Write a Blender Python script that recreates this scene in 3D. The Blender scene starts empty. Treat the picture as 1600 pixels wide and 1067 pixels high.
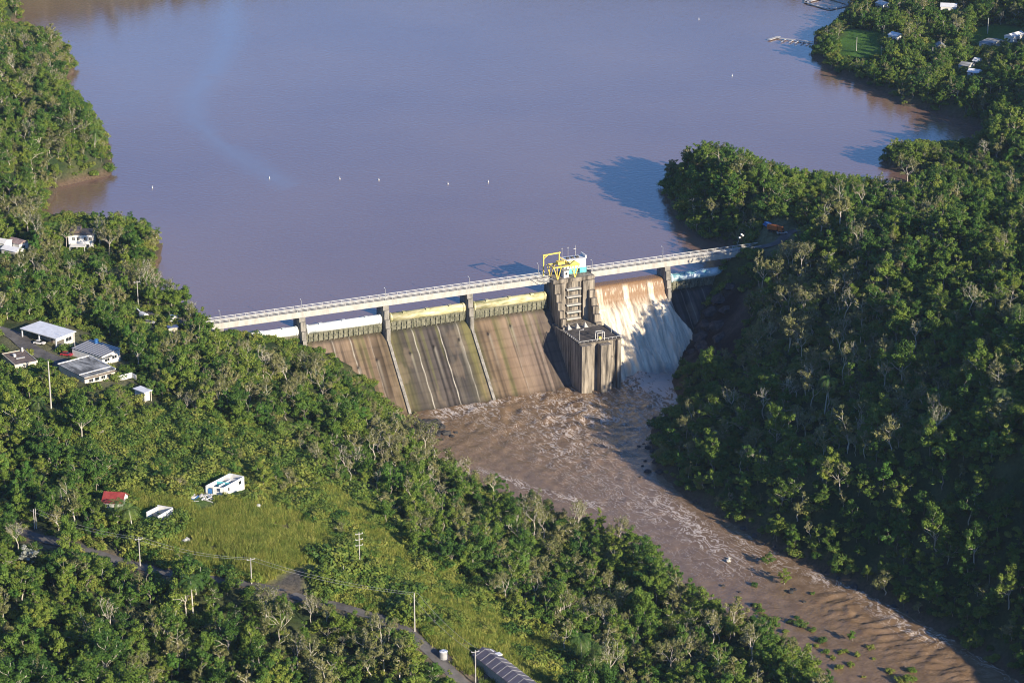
import bpy, math, random
import numpy as np
from mathutils import Vector
random.seed(7)
S = bpy.context.scene
COL = S.collection
R = math.radians
# ------------------------------------------------------------------ camera, sky, sun, exposure
PITCH, CAM_H, CAM_Y, FPX = 20.0, 342.0, -940.0, 4000.0
cam_d = bpy.data.cameras.new('camera'); cam = bpy.data.objects.new('camera', cam_d); COL.objects.link(cam)
cam.location = (0, CAM_Y, CAM_H); cam.rotation_euler = (R(90 - PITCH), 0, 0)
cam_d.sensor_width = 36; cam_d.lens = 36 * FPX / 1600; cam_d.clip_end = 30000; cam_d.clip_start = 1
S.camera = cam
SUN_EL, SUN_AZ = 19.0, 138.0          # azimuth clockwise from +Y
world = bpy.data.worlds.new('World'); S.world = world; world.use_nodes = True
wn = world.node_tree.nodes; wl = world.node_tree.links; wn.clear()
sky = wn.new('ShaderNodeTexSky'); sky.sky_type = 'NISHITA'; sky.sun_disc = False
sky.sun_elevation = R(SUN_EL); sky.sun_rotation = R(SUN_AZ); sky.air_density = 1.0; sky.dust_density = 0.2; sky.ozone_density = 3.0
bg = wn.new('ShaderNodeBackground'); bg.inputs[1].default_value = 0.09
wo = wn.new('ShaderNodeOutputWorld'); tint = wn.new('ShaderNodeVectorMath'); tint.operation = 'MULTIPLY'; tint.inputs[1].default_value = (.62, .88, 1.26); wl.new(sky.outputs[0], tint.inputs[0]); wl.new(tint.outputs[0], bg.inputs[0]); wl.new(bg.outputs[0], wo.inputs[0])
sd = bpy.data.lights.new('sun', 'SUN'); sd.energy = 5.0; sd.angle = R(0.5); sd.color = (1.0, 0.87, 0.68)
so = bpy.data.objects.new('sun', sd); COL.objects.link(so)
sv = Vector((math.sin(R(SUN_AZ)) * math.cos(R(SUN_EL)), math.cos(R(SUN_AZ)) * math.cos(R(SUN_EL)), math.sin(R(SUN_EL))))
so.rotation_euler = sv.to_track_quat('Z', 'Y').to_euler(); so.location = (300, -600, 300)
S.view_settings.view_transform = 'Standard'; S.view_settings.look = 'None'
S.view_settings.exposure = 0.78; S.view_settings.gamma = 1.0
try:
    S.cycles.max_bounces = 5; S.cycles.diffuse_bounces = 2; S.cycles.glossy_bounces = 2; S.cycles.transmission_bounces = 3
    S.cycles.pixel_filter_type = 'BLACKMAN_HARRIS'; S.cycles.filter_width = 1.05; S.cycles.volume_bounces = 0; S.cycles.volume_step_rate = 4
except Exception: pass

# ------------------------------------------------------------------ survey: photo pixels to places
TH = R(PITCH)
CP = np.array([0, CAM_Y, CAM_H]); FW = np.array([0, math.cos(TH), -math.sin(TH)]); UP = np.array([0, math.sin(TH), math.cos(TH)])
def ray(px, py): return np.array([(px - 800) / FPX, 0, 0]) + FW - UP * (py - 533.5) / FPX
def P(px, py, z):
    d = ray(px, py); return CP + d * ((z - CAM_H) / d[2])
def proj(x, y, z):
    x, y, z = np.asarray(x, float), np.asarray(y, float) - CAM_Y, np.asarray(z, float) - CAM_H
    zf = y * FW[1] + z * FW[2]; return 800 + FPX * x / zf, 533.5 - FPX * (y * UP[1] + z * UP[2]) / zf
DA = P(326, 508, 7.2); DB = P(1157, 393, 7.2)
UX = (DB - DA) / np.linalg.norm(DB - DA); VX = np.array([UX[1], -UX[0], 0]); DANG = math.atan2(UX[1], UX[0])
def D(u, v, z): p = DA + u * UX + v * VX; return np.array([p[0], p[1], z])
def uv(x, y):
    dx, dy = x - DA[0], y - DA[1]; return dx * UX[0] + dy * UX[1], dx * VX[0] + dy * VX[1]

# ------------------------------------------------------------------ noise
_rs = np.random.RandomState(11); _tab = _rs.rand(256, 256)
def vnoise(x, y):
    xi = np.floor(x).astype(int); yi = np.floor(y).astype(int); fx = x - xi; fy = y - yi
    fx = fx * fx * (3 - 2 * fx); fy = fy * fy * (3 - 2 * fy)
    g = lambda a, b: _tab[a & 255, b & 255]
    return (g(xi, yi) * (1 - fx) + g(xi + 1, yi) * fx) * (1 - fy) + (g(xi, yi + 1) * (1 - fx) + g(xi + 1, yi + 1) * fx) * fy
def fbm(x, y, o=4):
    s = 0; a = 0.5; t = 0
    for k in range(o):
        s = s + a * vnoise(x * 2 ** k + 17.3 * k, y * 2 ** k + 5.1 * k); t += a; a *= .5
    return s / t
def sstep(a, b, x): t = np.clip((x - a) / (b - a), 0, 1); return t * t * (3 - 2 * t)
def seg_dist(x, y, pts, closed=False):
    d = np.full(np.shape(x), 1e9); n = len(pts)
    for i in range(n if closed else n - 1):
        ax, ay = pts[i][:2]; bx, by = pts[(i + 1) % n][:2]
        vx, vy = bx - ax, by - ay; L = vx * vx + vy * vy + 1e-9
        t = np.clip(((x - ax) * vx + (y - ay) * vy) / L, 0, 1)
        d = np.minimum(d, (x - ax - t * vx) ** 2 + (y - ay - t * vy) ** 2)
    return np.sqrt(d)
def inside(x, y, pts):
    c = np.zeros(np.shape(x), bool); n = len(pts)
    for i in range(n):
        ax, ay = pts[i][:2]; bx, by = pts[(i + 1) % n][:2]
        if ay == by: continue
        c ^= ((ay > y) != (by > y)) & (x < (bx - ax) * (y - ay) / (by - ay) + ax)
    return c
def sdist(x, y, pts): d = seg_dist(x, y, pts, True); return np.where(inside(x, y, pts), -d, d)

# ------------------------------------------------------------------ terrain shape
RIV = -32.0
lake_px = [(318, 505), (292, 486), (262, 474), (236, 470), (229, 450), (238, 428), (250, 408), (253, 385), (240, 372), (205, 362), (160, 358), (120, 356),
           (85, 356), (62, 346), (78, 318), (92, 292), (130, 283), (171, 275), (176, 262), (172, 235), (158, 200), (135, 165), (108, 138), (103, 122), (117, 112),
           (114, 92), (90, 68), (50, 60), (0, 62), (-40, 58), (-60, 48), (0, 42), (30, 34), (36, 16), (20, -8), (60, -20), (400, -18), (900, -26), (1400, -30), (1335, -2),
           (1322, 22), (1300, 42), (1274, 56), (1268, 88), (1295, 108), (1330, 124), (1395, 150), (1408, 165), (1450, 172), (1500, 187), (1536, 202), (1532, 224), (1500, 238),
           (1430, 236), (1384, 240), (1377, 255), (1386, 264), (1422, 274), (1478, 291), (1540, 304), (1620, 312), (1640, 322), (1520, 322), (1420, 316), (1300, 306), (1200, 290),
           (1120, 272), (1062, 270), (1036, 284), (1041, 312), (1060, 346), (1090, 370), (1140, 384)]
lake = [P(a, b, 0)[:2] for a, b in lake_px] + [D(236, -5, 0)[:2], D(100, -3, 0)[:2], D(3, -3, 0)[:2]]
river_px = [(1050, 598), (1063, 622), (1063, 642), (1030, 656), (1020, 672), (1021, 705), (1030, 735), (1072, 778), (1140, 812), (1200, 852), (1262, 884), (1330, 914), (1400, 948), (1480, 992), (1560, 1042), (1620, 1080), (1760, 1170), (1900, 1300),
            (1700, 1500), (1450, 1290), (1340, 1130), (1275, 1070), (1210, 1015), (1130, 985), (1085, 950), (1045, 915), (985, 865), (930, 840), (850, 815), (780, 785), (715, 745), (660, 715), (636, 690), (628, 665)]
river = [P(a, b, RIV)[:2] for a, b in river_px] + [D(71, 22, 0)[:2], D(100, 10, 0)[:2], D(190, 10, 0)[:2]]
ctrl = []
for a, b, z in [(200, 480, 7), (250, 500, 8), (300, 512, 7), (60, 560, 14), (150, 600, 15), (230, 620, 13), (100, 700, 16), (0, 700, 18), (180, 790, 16), (350, 775, 15), (400, 860, 14), (250, 860, 14),
                (170, 872, 14), (0, 850, 15), (480, 915, 10), (620, 970, 5), (700, 1030, 0), (780, 1060, -3), (100, 1060, 5), (300, 1060, 0), (500, 1060, -4), (0, 1060, 8), (-150, 1060, 8), (-150, 700, 20), (-150, 500, 20),
                (560, 800, 6), (650, 850, -3), (740, 930, -9), (900, 1040, -18), (600, 720, -12), (420, 640, 4), (480, 700, 2), (500, 610, -8), (420, 580, 0), (350, 560, 5), (620, 700, -22), (760, 820, -22), (900, 900, -24), (1050, 980, -26), (1150, 1050, -27),
                (700, 1200, -8), (200, 1250, 40), (430, 1290, 34), (-50, 1250, 44), (1000, 1300, -25), (300, 700, 13), (250, 640, 13), (300, 590, 8),  # high points below the frame: unseen hill added to shade the bottom left
                (1185, 386, 7), (1235, 395, 8), (1215, 355, 8), (1260, 350, 10), (1150, 280, 33), (1095, 310, 20), (1110, 262, 31), (1080, 274, 24), (1150, 335, 17), (1230, 310, 23), (1300, 350, 24), (1450, 380, 30), (1600, 400, 34), (1750, 420, 38), (1300, 450, 15), (1400, 500, 21), (1600, 550, 28), (1240, 480, 6), (1230, 560, -4),
                (1330, 640, -1), (1450, 700, 10), (1600, 800, 18), (1720, 850, 34), (1180, 520, -8), (1130, 560, -17), (1100, 640, -27), (1180, 720, -22), (1300, 820, -6), (1420, 880, 0), (1500, 950, 0), (1600, 1015, -8), (1520, 860, 13), (1700, 1000, 6), (1800, 1080, -12),  # far right points: unseen spur raised to cast shade on the lower slope
                (1400, 310, 12), (1550, 330, 20), (1250, 400, 12), (1200, 440, 7), (1900, 700, 36), (1950, 1050, 20),
                (1400, 60, 5), (1340, 70, 4), (1550, 60, 9), (1500, 150, 7), (1590, 190, 10), (1440, 130, 5), (1600, 20, 12), (1345, 20, 4), (1480, 10, 8), (1500, 262, 6), (1600, 255, 12), (1420, 252, 5), (1700, 150, 25), (1700, 280, 25), (1800, 0, 30),
                (60, 100, 9), (0, 150, 16), (100, 200, 13), (0, 250, 18), (80, 240, 12), (0, 330, 12), (30, 370, 8), (0, 20, 10), (-100, 100, 28), (-150, 250, 30), (-100, 0, 22),
                (170, 385, 6), (115, 385, 7), (215, 385, 5), (100, 440, 9), (40, 460, 11), (180, 440, 6), (-100, 450, 18), (-150, 900, 18)]:
    p = P(a, b, z); ctrl.append((p[0], p[1], z))
TU = [0, 8, 20, 35, 45, 55, 66, 73, 78, 188, 193, 198, 205, 212, 220, 228, 235, 240]; TZ = [6.4, 3, -1, -4, -9, -16, -26, -33, -40, -40, -33, -27, -20, -14, -8, 0, 6, 7]
for u in (0, 10, 20, 35, 45, 55, 66, 198, 205, 212, 220, 228, 235):
    z = float(np.interp(u, TU, TZ)); p = D(u, max(2, -7 - z) + 2, 0); ctrl.append((p[0], p[1], z))
ctrl += [(178, -205, 20), (194, -222, 32), (212, -225, 42), (235, -205, 56), (275, -180, 62), (205, -165, 40), (260, -120, 55), (200, -290, 2), (236, -346, 8), (300, -430, 12), (180, -420, 2), (260, -290, 14)]; ctrl = np.array(ctrl)  # unseen ridge added upsun to shade lower right slope; low points keep river lit
_n = len(ctrl); _A = np.sqrt(((ctrl[:, None, :2] - ctrl[None, :, :2]) ** 2).sum(-1)) - 4.0 * np.eye(_n)
_M = np.zeros((_n + 3, _n + 3)); _M[:_n, :_n] = _A; _M[:_n, _n] = 1; _M[:_n, _n + 1:] = ctrl[:, :2]; _M[_n, :_n] = 1; _M[_n + 1:, :_n] = ctrl[:, :2].T
_w = np.linalg.solve(_M, np.concatenate([ctrl[:, 2], np.zeros(3)]))
def rbf(x, y):
    o = _w[_n] + _w[_n + 1] * x + _w[_n + 2] * y
    for i in range(_n): o = o + _w[i] * np.sqrt((x - ctrl[i, 0]) ** 2 + (y - ctrl[i, 1]) ** 2)
    return o
def height(x, y):
    x = np.asarray(x, float); y = np.asarray(y, float)
    u, v = uv(x, y)
    zb = rbf(x, y) + (fbm(x / 22, y / 22, 3) - .5) * 3.0
    # beyond the surveyed place: rolling hills
    rr = np.sqrt((x / 330) ** 2 + ((y - 130) / 620) ** 2)
    far = sstep(1.0, 1.8, rr); hills = 25 + 110 * fbm(x / 700 + 3, y / 700 + 9, 4)
    zb = np.clip(zb, -31, 60); zb = zb * (1 - far) + hills * far
    dl = sdist(x, y, lake); dr = sdist(x, y, river)
    up = v < -3
    hl = np.where(dl < 0, -np.minimum(5, .45 * -dl) - .3, np.minimum(np.maximum(zb, .5), .3 + .95 * dl))
    hr = np.where(dr < 0, RIV - np.minimum(3, .35 * -dr) - .2, np.minimum(np.maximum(zb, RIV + .6), RIV + .25 + np.where(x > 20, .95, .75) * dr + .012 * dr * dr))
    h = np.where(up, hl, hr)
    t = np.interp(u, TU, TZ)
    m = (u > 3) & (u < 236) & (v > -8) & (v < -7.3 - t)
    h = np.where(m, np.minimum(h, -10 - np.maximum(v, 0) - 1.5), h)
    return h
def h1(x, y): return float(height(np.array([x]), np.array([y]))[0])
_zz = np.arange(70, -33, -0.5)
def G(px, py):                          # where the sight line to a pixel meets the ground
    d = ray(px, py); t = (_zz - CAM_H) / d[2]; x = CP[0] + d[0] * t; y = CP[1] + d[1] * t
    hh = height(x, y); k = np.where(hh >= _zz)[0]
    i = k[0] if len(k) else len(_zz) - 1
    if i == 0: z = _zz[0]
    else:
        a = _zz[i - 1] - hh[i - 1]; b = _zz[i] - hh[i]; z = _zz[i - 1] + (a / (a - b + 1e-9)) * (_zz[i] - _zz[i - 1])
    return P(px, py, z)

# ------------------------------------------------------------------ materials
def mat(name, base=(.5, .5, .5), rough=.8, spec=.3, metal=0.0):
    m = bpy.data.materials.new(name); m.use_nodes = True
    b = m.node_tree.nodes['Principled BSDF']; b.inputs['Base Color'].default_value = (*base, 1); b.inputs['Roughness'].default_value = rough
    b.inputs['Specular IOR Level'].default_value = spec; b.inputs['Metallic'].default_value = metal
    return m, m.node_tree.nodes, m.node_tree.links, b
def ncol(name, c1, c2, scale=1.0, rough=.85, stretch=(1, 1, 1), c3=None, bump=0.0, spec=.25, lo=.35, hi=.65, detail=6, metal=0.0, space='Object'):
    m, n, l, b = mat(name, c1, rough, spec, metal)
    tc = n.new('ShaderNodeTexCoord'); mp = n.new('ShaderNodeMapping'); mp.inputs['Scale'].default_value = stretch
    l.new(tc.outputs[space], mp.inputs[0])
    nz = n.new('ShaderNodeTexNoise'); nz.inputs['Scale'].default_value = scale; nz.inputs['Detail'].default_value = detail; nz.inputs['Roughness'].default_value = .65
    l.new(mp.outputs[0], nz.inputs['Vector'])
    cr = n.new('ShaderNodeValToRGB'); e = cr.color_ramp.elements; e[0].position = lo; e[0].color = (*c1, 1); e[1].position = hi; e[1].color = (*c2, 1)
    if c3: q = cr.color_ramp.elements.new(min(.99, hi + .12)); q.color = (*c3, 1)
    l.new(nz.outputs[0], cr.inputs[0]); l.new(cr.outputs[0], b.inputs['Base Color'])
    if bump:
        bp = n.new('ShaderNodeBump'); bp.inputs['Strength'].default_value = bump; bp.inputs['Distance'].default_value = .2; l.new(nz.outputs[0], bp.inputs['Height']); l.new(bp.outputs[0], b.inputs['Normal'])
    return m
M = {}
M['concrete'] = ncol('concrete', (.05, .044, .038), (.31, .27, .215), 0.75, stretch=(1, 1, .1), bump=.3, c3=(.42, .37, .29), lo=.36, hi=.58)
M['pier'] = ncol('pier_concrete', (.16, .15, .13), (.34, .32, .28), 0.8, stretch=(1, 1, .3))
M['deck'] = ncol('deck_concrete', (.38, .36, .32), (.52, .5, .45), 0.5, stretch=(1, 1, .4))
M['rail'] = ncol('rail_concrete', (.5, .49, .46), (.66, .65, .62), 1.5)
M['roadway'] = ncol('bridge_roadway', (.12, .115, .105), (.2, .19, .175), .6)
M['roofdark'] = ncol('dark_roof', (.05, .045, .04), (.13, .115, .10), .4)
M['gate_white'] = ncol('gate_white', (.42, .5, .48), (.86, .88, .84), .35, rough=.5, stretch=(.6, 1, 1), lo=.3, hi=.42)
M['gate_yellow'] = ncol('gate_yellow', (.13, .15, .07), (.52, .48, .26), .7, rough=.65, stretch=(.25, 1, 1), c3=(.6, .57, .42), lo=.3, hi=.5)
M['gate_teal'] = ncol('gate_teal', (.16, .42, .48), (.75, .85, .86), .5, rough=.5, stretch=(.5, 1, 1), lo=.4, hi=.55)
M['skirt'] = ncol('gate_skirt', (.06, .065, .04), (.26, .25, .18), 1.2, stretch=(1, 1, .35))
M['yellow'] = ncol('yellow_paint', (.45, .3, .06), (.78, .6, .14), 1.6, rough=.6, lo=.3, hi=.5)
M['white'] = ncol('white_paint', (.6, .59, .56), (.8, .79, .76), .8, rough=.6)
M['whiteroof'] = ncol('white_roof', (.68, .68, .68), (.84, .84, .84), .5, rough=.5)
M['teal'] = ncol('teal_paint', (.1, .42, .45), (.2, .58, .6), 1)
M['steel'] = ncol('grey_steel', (.3, .3, .3), (.45, .45, .44), 1, rough=.5)
M['polewood'] = ncol('pole_grey', (.38, .36, .32), (.55, .53, .48), 1, stretch=(1, 1, .2))
M['redroof'] = ncol('red_metal_roof', (.22, .035, .035), (.36, .07, .06), .6, rough=.45)
M['pinkroof'] = ncol('faded_roof', (.2, .14, .13), (.36, .27, .25), .8)
M['greyroof'] = ncol('grey_flat_roof', (.10, .10, .095), (.42, .42, .40), .28, stretch=(.4, 1.3, 1), lo=.42, hi=.6)
M['stripe'] = None
M['brownroof'] = ncol('brown_roof', (.12, .09, .075), (.22, .17, .14), .6)
M['barnroof'] = ncol('barn_roof', (.09, .08, .1), (.24, .2, .2), .22, rough=.4, stretch=(1, .25, 1), metal=.2)
M['cream'] = ncol('cream_wall', (.5, .45, .36), (.72, .66, .54), .5)
M['glass'] = mat('dark_glass', (.02, .025, .03), .15, .5)[0]
M['blue'] = ncol('blue_paint', (.03, .12, .32), (.05, .18, .42), 1)
M['orange'] = ncol('orange_paint', (.4, .1, .02), (.55, .16, .04), 1)
M['redpaint'] = ncol('red_paint', (.3, .02, .03), (.4, .04, .05), 1, rough=.35)
M['carwhite'] = ncol('car_white', (.6, .6, .62), (.75, .75, .76), 1, rough=.3)
M['black'] = mat('black_rubber', (.02, .02, .02), .7)[0]
M['asphalt'] = ncol('asphalt', (.075, .07, .068), (.15, .14, .13), .25, c3=(.18, .165, .15))
M['wood_dock'] = ncol('dock_planks', (.4, .38, .35), (.58, .56, .52), 1)
M['rock'] = ncol('rock', (.025, .024, .024), (.08, .075, .07), .6, bump=.4)
M['stone'] = ncol('pale_stone', (.42, .4, .35), (.62, .6, .54), .8)
M['mud'] = ncol('mud', (.16, .12, .08), (.3, .24, .17), .6)

def bark(name, c1, c2):
    m = ncol(name, c1, c2, 1.5, stretch=(1, 1, .3)); return m
M['bark'] = bark('bark', (.14, .12, .09), (.32, .29, .23))
M['palebark'] = bark('pale_bark', (.42, .38, .30), (.66, .61, .50))
def leafmat(name, cols, trans=.25):
    m, n, l, b = mat(name, cols[0], .62, .25)
    oi = n.new('ShaderNodeObjectInfo'); at = n.new('ShaderNodeAttribute'); at.attribute_name = 'tint'
    ad = n.new('ShaderNodeMath'); ad.operation = 'MULTIPLY_ADD'; ad.inputs[1].default_value = .45
    ml = n.new('ShaderNodeMath'); ml.operation = 'MULTIPLY'; ml.inputs[1].default_value = .55
    l.new(oi.outputs['Random'], ml.inputs[0]); l.new(at.outputs['Fac'], ad.inputs[0]); l.new(ml.outputs[0], ad.inputs[2])
    cr = n.new('ShaderNodeValToRGB'); e = cr.color_ramp.elements
    e[0].position = 0; e[0].color = (*cols[0], 1); e[1].position = 1; e[1].color = (*cols[-1], 1)
    for i, c in enumerate(cols[1:-1]): q = cr.color_ramp.elements.new((i + 1) / (len(cols) - 1)); q.color = (*c, 1)
    l.new(ad.outputs[0], cr.inputs[0]); l.new(cr.outputs[0], b.inputs['Base Color'])
    tr = n.new('ShaderNodeBsdfTranslucent'); l.new(cr.outputs[0], tr.inputs[0])
    mx = n.new('ShaderNodeMixShader'); mx.inputs[0].default_value = trans; l.new(b.outputs[0], mx.inputs[1]); l.new(tr.outputs[0], mx.inputs[2])
    l.new(mx.outputs[0], n['Material Output'].inputs[0]); return m
M['leaf'] = leafmat('leaf_green', [(.018, .055, .015), (.065, .145, .022), (.16, .235, .032), (.30, .32, .055)])
M['leafdry'] = leafmat('leaf_olive', [(.10, .13, .04), (.17, .18, .06), (.25, .25, .09), (.24, .22, .09)])
M['leafbright'] = leafmat('leaf_bright', [(.05, .15, .02), (.09, .2, .03), (.16, .25, .04), (.22, .25, .06)])
M['weed'] = leafmat('weed_leaf', [(.05, .12, .022), (.12, .19, .032), (.22, .26, .045), (.33, .31, .08)])
M['grass'] = leafmat('grass_blades', [(.08, .15, .028), (.17, .23, .04), (.29, .31, .055), (.40, .36, .10)])
M['palm'] = leafmat('palm_leaf', [(.05, .12, .03), (.10, .19, .04), (.22, .26, .08)])

# ------------------------------------------------------------------ mesh helpers
def newmesh(name, V, Fq, m=None, smooth=False):
    V = np.asarray(V, np.float32).reshape(-1, 3); me = bpy.data.meshes.new(name); k = Fq.shape[1]
    me.vertices.add(len(V)); me.vertices.foreach_set('co', V.ravel())
    me.loops.add(Fq.size); me.loops.foreach_set('vertex_index', Fq.ravel().astype(np.int32))
    me.polygons.add(len(Fq)); me.polygons.foreach_set('loop_start', np.arange(0, Fq.size, k, dtype=np.int32)); me.polygons.foreach_set('loop_total', np.full(len(Fq), k, np.int32))
    if m: me.materials.append(m)
    me.update(calc_edges=True)
    if smooth: me.polygons.foreach_set('use_smooth', np.ones(len(Fq), bool))
    return me
def fattr(me, name, a): at = me.attributes.new(name, 'FLOAT', 'POINT'); at.data.foreach_set('value', np.asarray(a, np.float32).ravel())
def cattr(me, name, a):
    at = me.color_attributes.new(name, 'FLOAT_COLOR', 'POINT'); a = np.asarray(a, np.float32); a = np.concatenate([a, np.ones((len(a), 1), np.float32)], 1); at.data.foreach_set('color', a.ravel())
def link(name, me, parent=None):
    o = bpy.data.objects.new(name, me); COL.objects.link(o)
    if parent: o.parent = parent
    return o
def tag(o, label=None, cat=None, group=None, kind=None):
    if label: o['label'] = label
    if cat: o['category'] = cat
    if group: o['group'] = group
    if kind: o['kind'] = kind
    return o
def empty(name, loc=(0, 0, 0), rz=0):
    o = bpy.data.objects.new(name, None); COL.objects.link(o); o.location = loc; o.rotation_euler = (0, 0, rz); o.empty_display_size = .5; return o
class MB:
    def __init__(s): s.v = []; s.f = []
    def add(s, V, F): b = len(s.v); s.v += [tuple(map(float, p)) for p in V]; s.f += [tuple(b + i for i in q) for q in F]; return s
    def box(s, x0, x1, y0, y1, z0, z1):
        return s.add([(x0, y0, z0), (x1, y0, z0), (x1, y1, z0), (x0, y1, z0), (x0, y0, z1), (x1, y0, z1), (x1, y1, z1), (x0, y1, z1)],
                     [(3, 2, 1, 0), (4, 5, 6, 7), (0, 1, 5, 4), (1, 2, 6, 5), (2, 3, 7, 6), (3, 0, 4, 7)])
    def tube(s, p, q, r0, r1=None, n=6, cap=True):
        r1 = r0 if r1 is None else r1; p = Vector(p); q = Vector(q); d = (q - p)
        if d.length < 1e-6: return s
        d.normalize(); a = d.orthogonal().normalized(); b = d.cross(a)
        V = [p + (a * math.cos(t) + b * math.sin(t)) * r0 for t in [2 * math.pi * i / n for i in range(n)]] + [q + (a * math.cos(t) + b * math.sin(t)) * r1 for t in [2 * math.pi * i / n for i in range(n)]]
        F = [(i, (i + 1) % n, n + (i + 1) % n, n + i) for i in range(n)]
        if cap: F += [tuple(range(n - 1, -1, -1)), tuple(range(n, 2 * n))]
        return s.add(V, F)
    def beam(s, p, q, w, h=None):
        h = h or w; p = Vector(p); q = Vector(q); d = (q - p).normalized(); a = d.cross(Vector((0, 0, 1)))
        a = Vector((1, 0, 0)) if a.length < 1e-3 else a.normalized(); b = a.cross(d); V = []
        for c in (p, q):
            for i, j in ((-1, -1), (1, -1), (1, 1), (-1, 1)): V.append(c + a * i * w / 2 + b * j * h / 2)
        return s.add(V, [(3, 2, 1, 0), (4, 5, 6, 7), (0, 1, 5, 4), (1, 2, 6, 5), (2, 3, 7, 6), (3, 0, 4, 7)])
    def prism(s, prof, axis, a0, a1):          # convex-or-simple profile extruded; axis 'x': profile is (y,z); 'z': profile is (x,y)
        n = len(prof); mk = (lambda p, a: (a, p[0], p[1])) if axis == 'x' else ((lambda p, a: (p[0], a, p[1])) if axis == 'y' else (lambda p, a: (p[0], p[1], a)))
        return s.add([mk(p, a0) for p in prof] + [mk(p, a1) for p in prof], [tuple(range(n))[::-1], tuple(range(n, 2 * n))] + [(i, (i + 1) % n, n + (i + 1) % n, n + i) for i in range(n)])
    def build(s, name, m, parent=None, smooth=False):
        me = bpy.data.meshes.new(name); me.from_pydata(s.v, [], s.f); me.materials.append(m)
        import bmesh
        bm = bmesh.new(); bm.from_mesh(me); bmesh.ops.recalc_face_normals(bm, faces=bm.faces); bm.to_mesh(me); bm.free()
        if smooth:
            for p in me.polygons: p.use_smooth = True
        return link(name, me, parent)
def gridmesh(X, Y, Z):
    ny, nx = X.shape; V = np.stack([X, Y, Z], -1).reshape(-1, 3); i = np.arange(nx - 1)[None, :] + np.arange(ny - 1)[:, None] * nx
    F = np.stack([i, i + 1, i + nx + 1, i + nx], -1).reshape(-1, 4); return V, F

# ------------------------------------------------------------------ zones of the ground (outlines walked on the ground)
def zone(pts): return [G(a, b)[:2] for a, b in pts]
Z_clear = zone([(292, 800), (330, 782), (400, 782), (470, 800), (522, 842), (500, 885), (420, 908), (300, 888), (255, 868), (262, 830)])
Z_meadow = zone([(150, 690), (230, 650), (300, 660), (360, 640), (420, 690), (500, 745), (565, 780), (600, 810), (640, 860), (740, 925), (860, 1000), (930, 1090), (740, 1100), (690, 1010), (640, 965), (560, 940), (420, 915), (300, 895), (215, 870), (240, 820), (225, 780), (150, 740), (90, 700)])
Z_corr = zone([(490, 742), (560, 790), (640, 868), (740, 938), (870, 1008), (950, 1095), (880, 1095), (790, 1028), (700, 985), (640, 900), (555, 828), (500, 790)])
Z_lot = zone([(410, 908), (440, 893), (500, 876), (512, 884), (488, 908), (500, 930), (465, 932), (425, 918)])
Z_house = zone([(10, 525), (60, 500), (120, 515), (185, 545), (200, 585), (236, 604), (232, 626), (205, 624), (160, 608), (100, 598), (75, 578), (0, 568), (0, 545)])
Z_abut = zone([(205, 478), (235, 474), (330, 500), (330, 525), (270, 520), (215, 505)])
Z_rabut = zone([(1185, 378), (1190, 345), (1215, 340), (1255, 352), (1262, 385), (1235, 400), (1195, 398)])
Z_barn = zone([(672, 1000), (740, 1000), (800, 1015), (850, 1070), (850, 1110), (740, 1110), (700, 1050)])
Z_pen = zone([(98, 352), (150, 350), (190, 375), (150, 398), (105, 400)])
Z_yard2 = zone([(-10, 370), (40, 370), (40, 395), (-10, 395)])
Z_lawn1 = zone([(1522, 44), (1560, 40), (1600, 42), (1600, 66), (1560, 70), (1515, 70)])
Z_lawn2 = zone([(1440, 68), (1480, 66), (1485, 82), (1445, 88)])
Z_lawn3 = zone([(1395, 8), (1415, 6), (1415, 16), (1398, 18)])
Z_lawn4 = zone([(1315, 45), (1375, 50), (1385, 92), (1310, 92)])
Z_lawn5 = zone([(1430, 100), (1500, 95), (1535, 95), (1540, 118), (1500, 125), (1430, 120)])
Z_yard = zone([(155, 760), (215, 765), (285, 785), (310, 775), (385, 740), (400, 775), (330, 790), (285, 815), (235, 830), (220, 805), (160, 795)])
Z_rock = [D(196, 22, 0)[:2], D(204, 12, 0)[:2], D(216, 6, 0)[:2], D(226, 8, 0)[:2], D(226, 26, 0)[:2], D(206, 60, 0)[:2], D(190, 60, 0)[:2], D(189, 30, 0)[:2]]
road_px = [(-60, 790), (0, 815), (60, 838), (120, 852), (160, 866), (215, 883), (300, 900), (390, 912), (470, 932), (540, 948), (600, 966), (640, 988), (672, 1016), (702, 1046), (726, 1070), (765, 1125), (800, 1180)]
def smooth_line(pts, n=6):
    pts = [np.array(p, float) for p in pts]; o = []
    for i in range(len(pts) - 1):
        p0, p1, p2, p3 = pts[max(i - 1, 0)], pts[i], pts[i + 1], pts[min(i + 2, len(pts) - 1)]
        for k in range(n):
            t = k / n; o.append(.5 * (2 * p1 + (p2 - p0) * t + (2 * p0 - 5 * p1 + 4 * p2 - p3) * t * t + (3 * p1 - p0 - 3 * p2 + p3) * t ** 3))
    o.append(pts[-1]); return o
road_w = smooth_line([G(a, b)[:2] for a, b in road_px])
road2_w = smooth_line([G(a, b)[:2] for a, b in [(-40, 505), (20, 522), (50, 545), (85, 562), (110, 575)]])
road3_w = smooth_line([G(a, b)[:2] for a, b in [(200, 492), (240, 490), (270, 500), (300, 506), (332, 506)]])
road4_w = smooth_line([G(a, b)[:2] for a, b in [(1180, 386), (1215, 378), (1235, 362), (1262, 356), (1300, 350)]])
track_w = [G(a, b)[:2] for a, b in [(335, 790), (325, 805), (318, 825), (312, 845)]]

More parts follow.
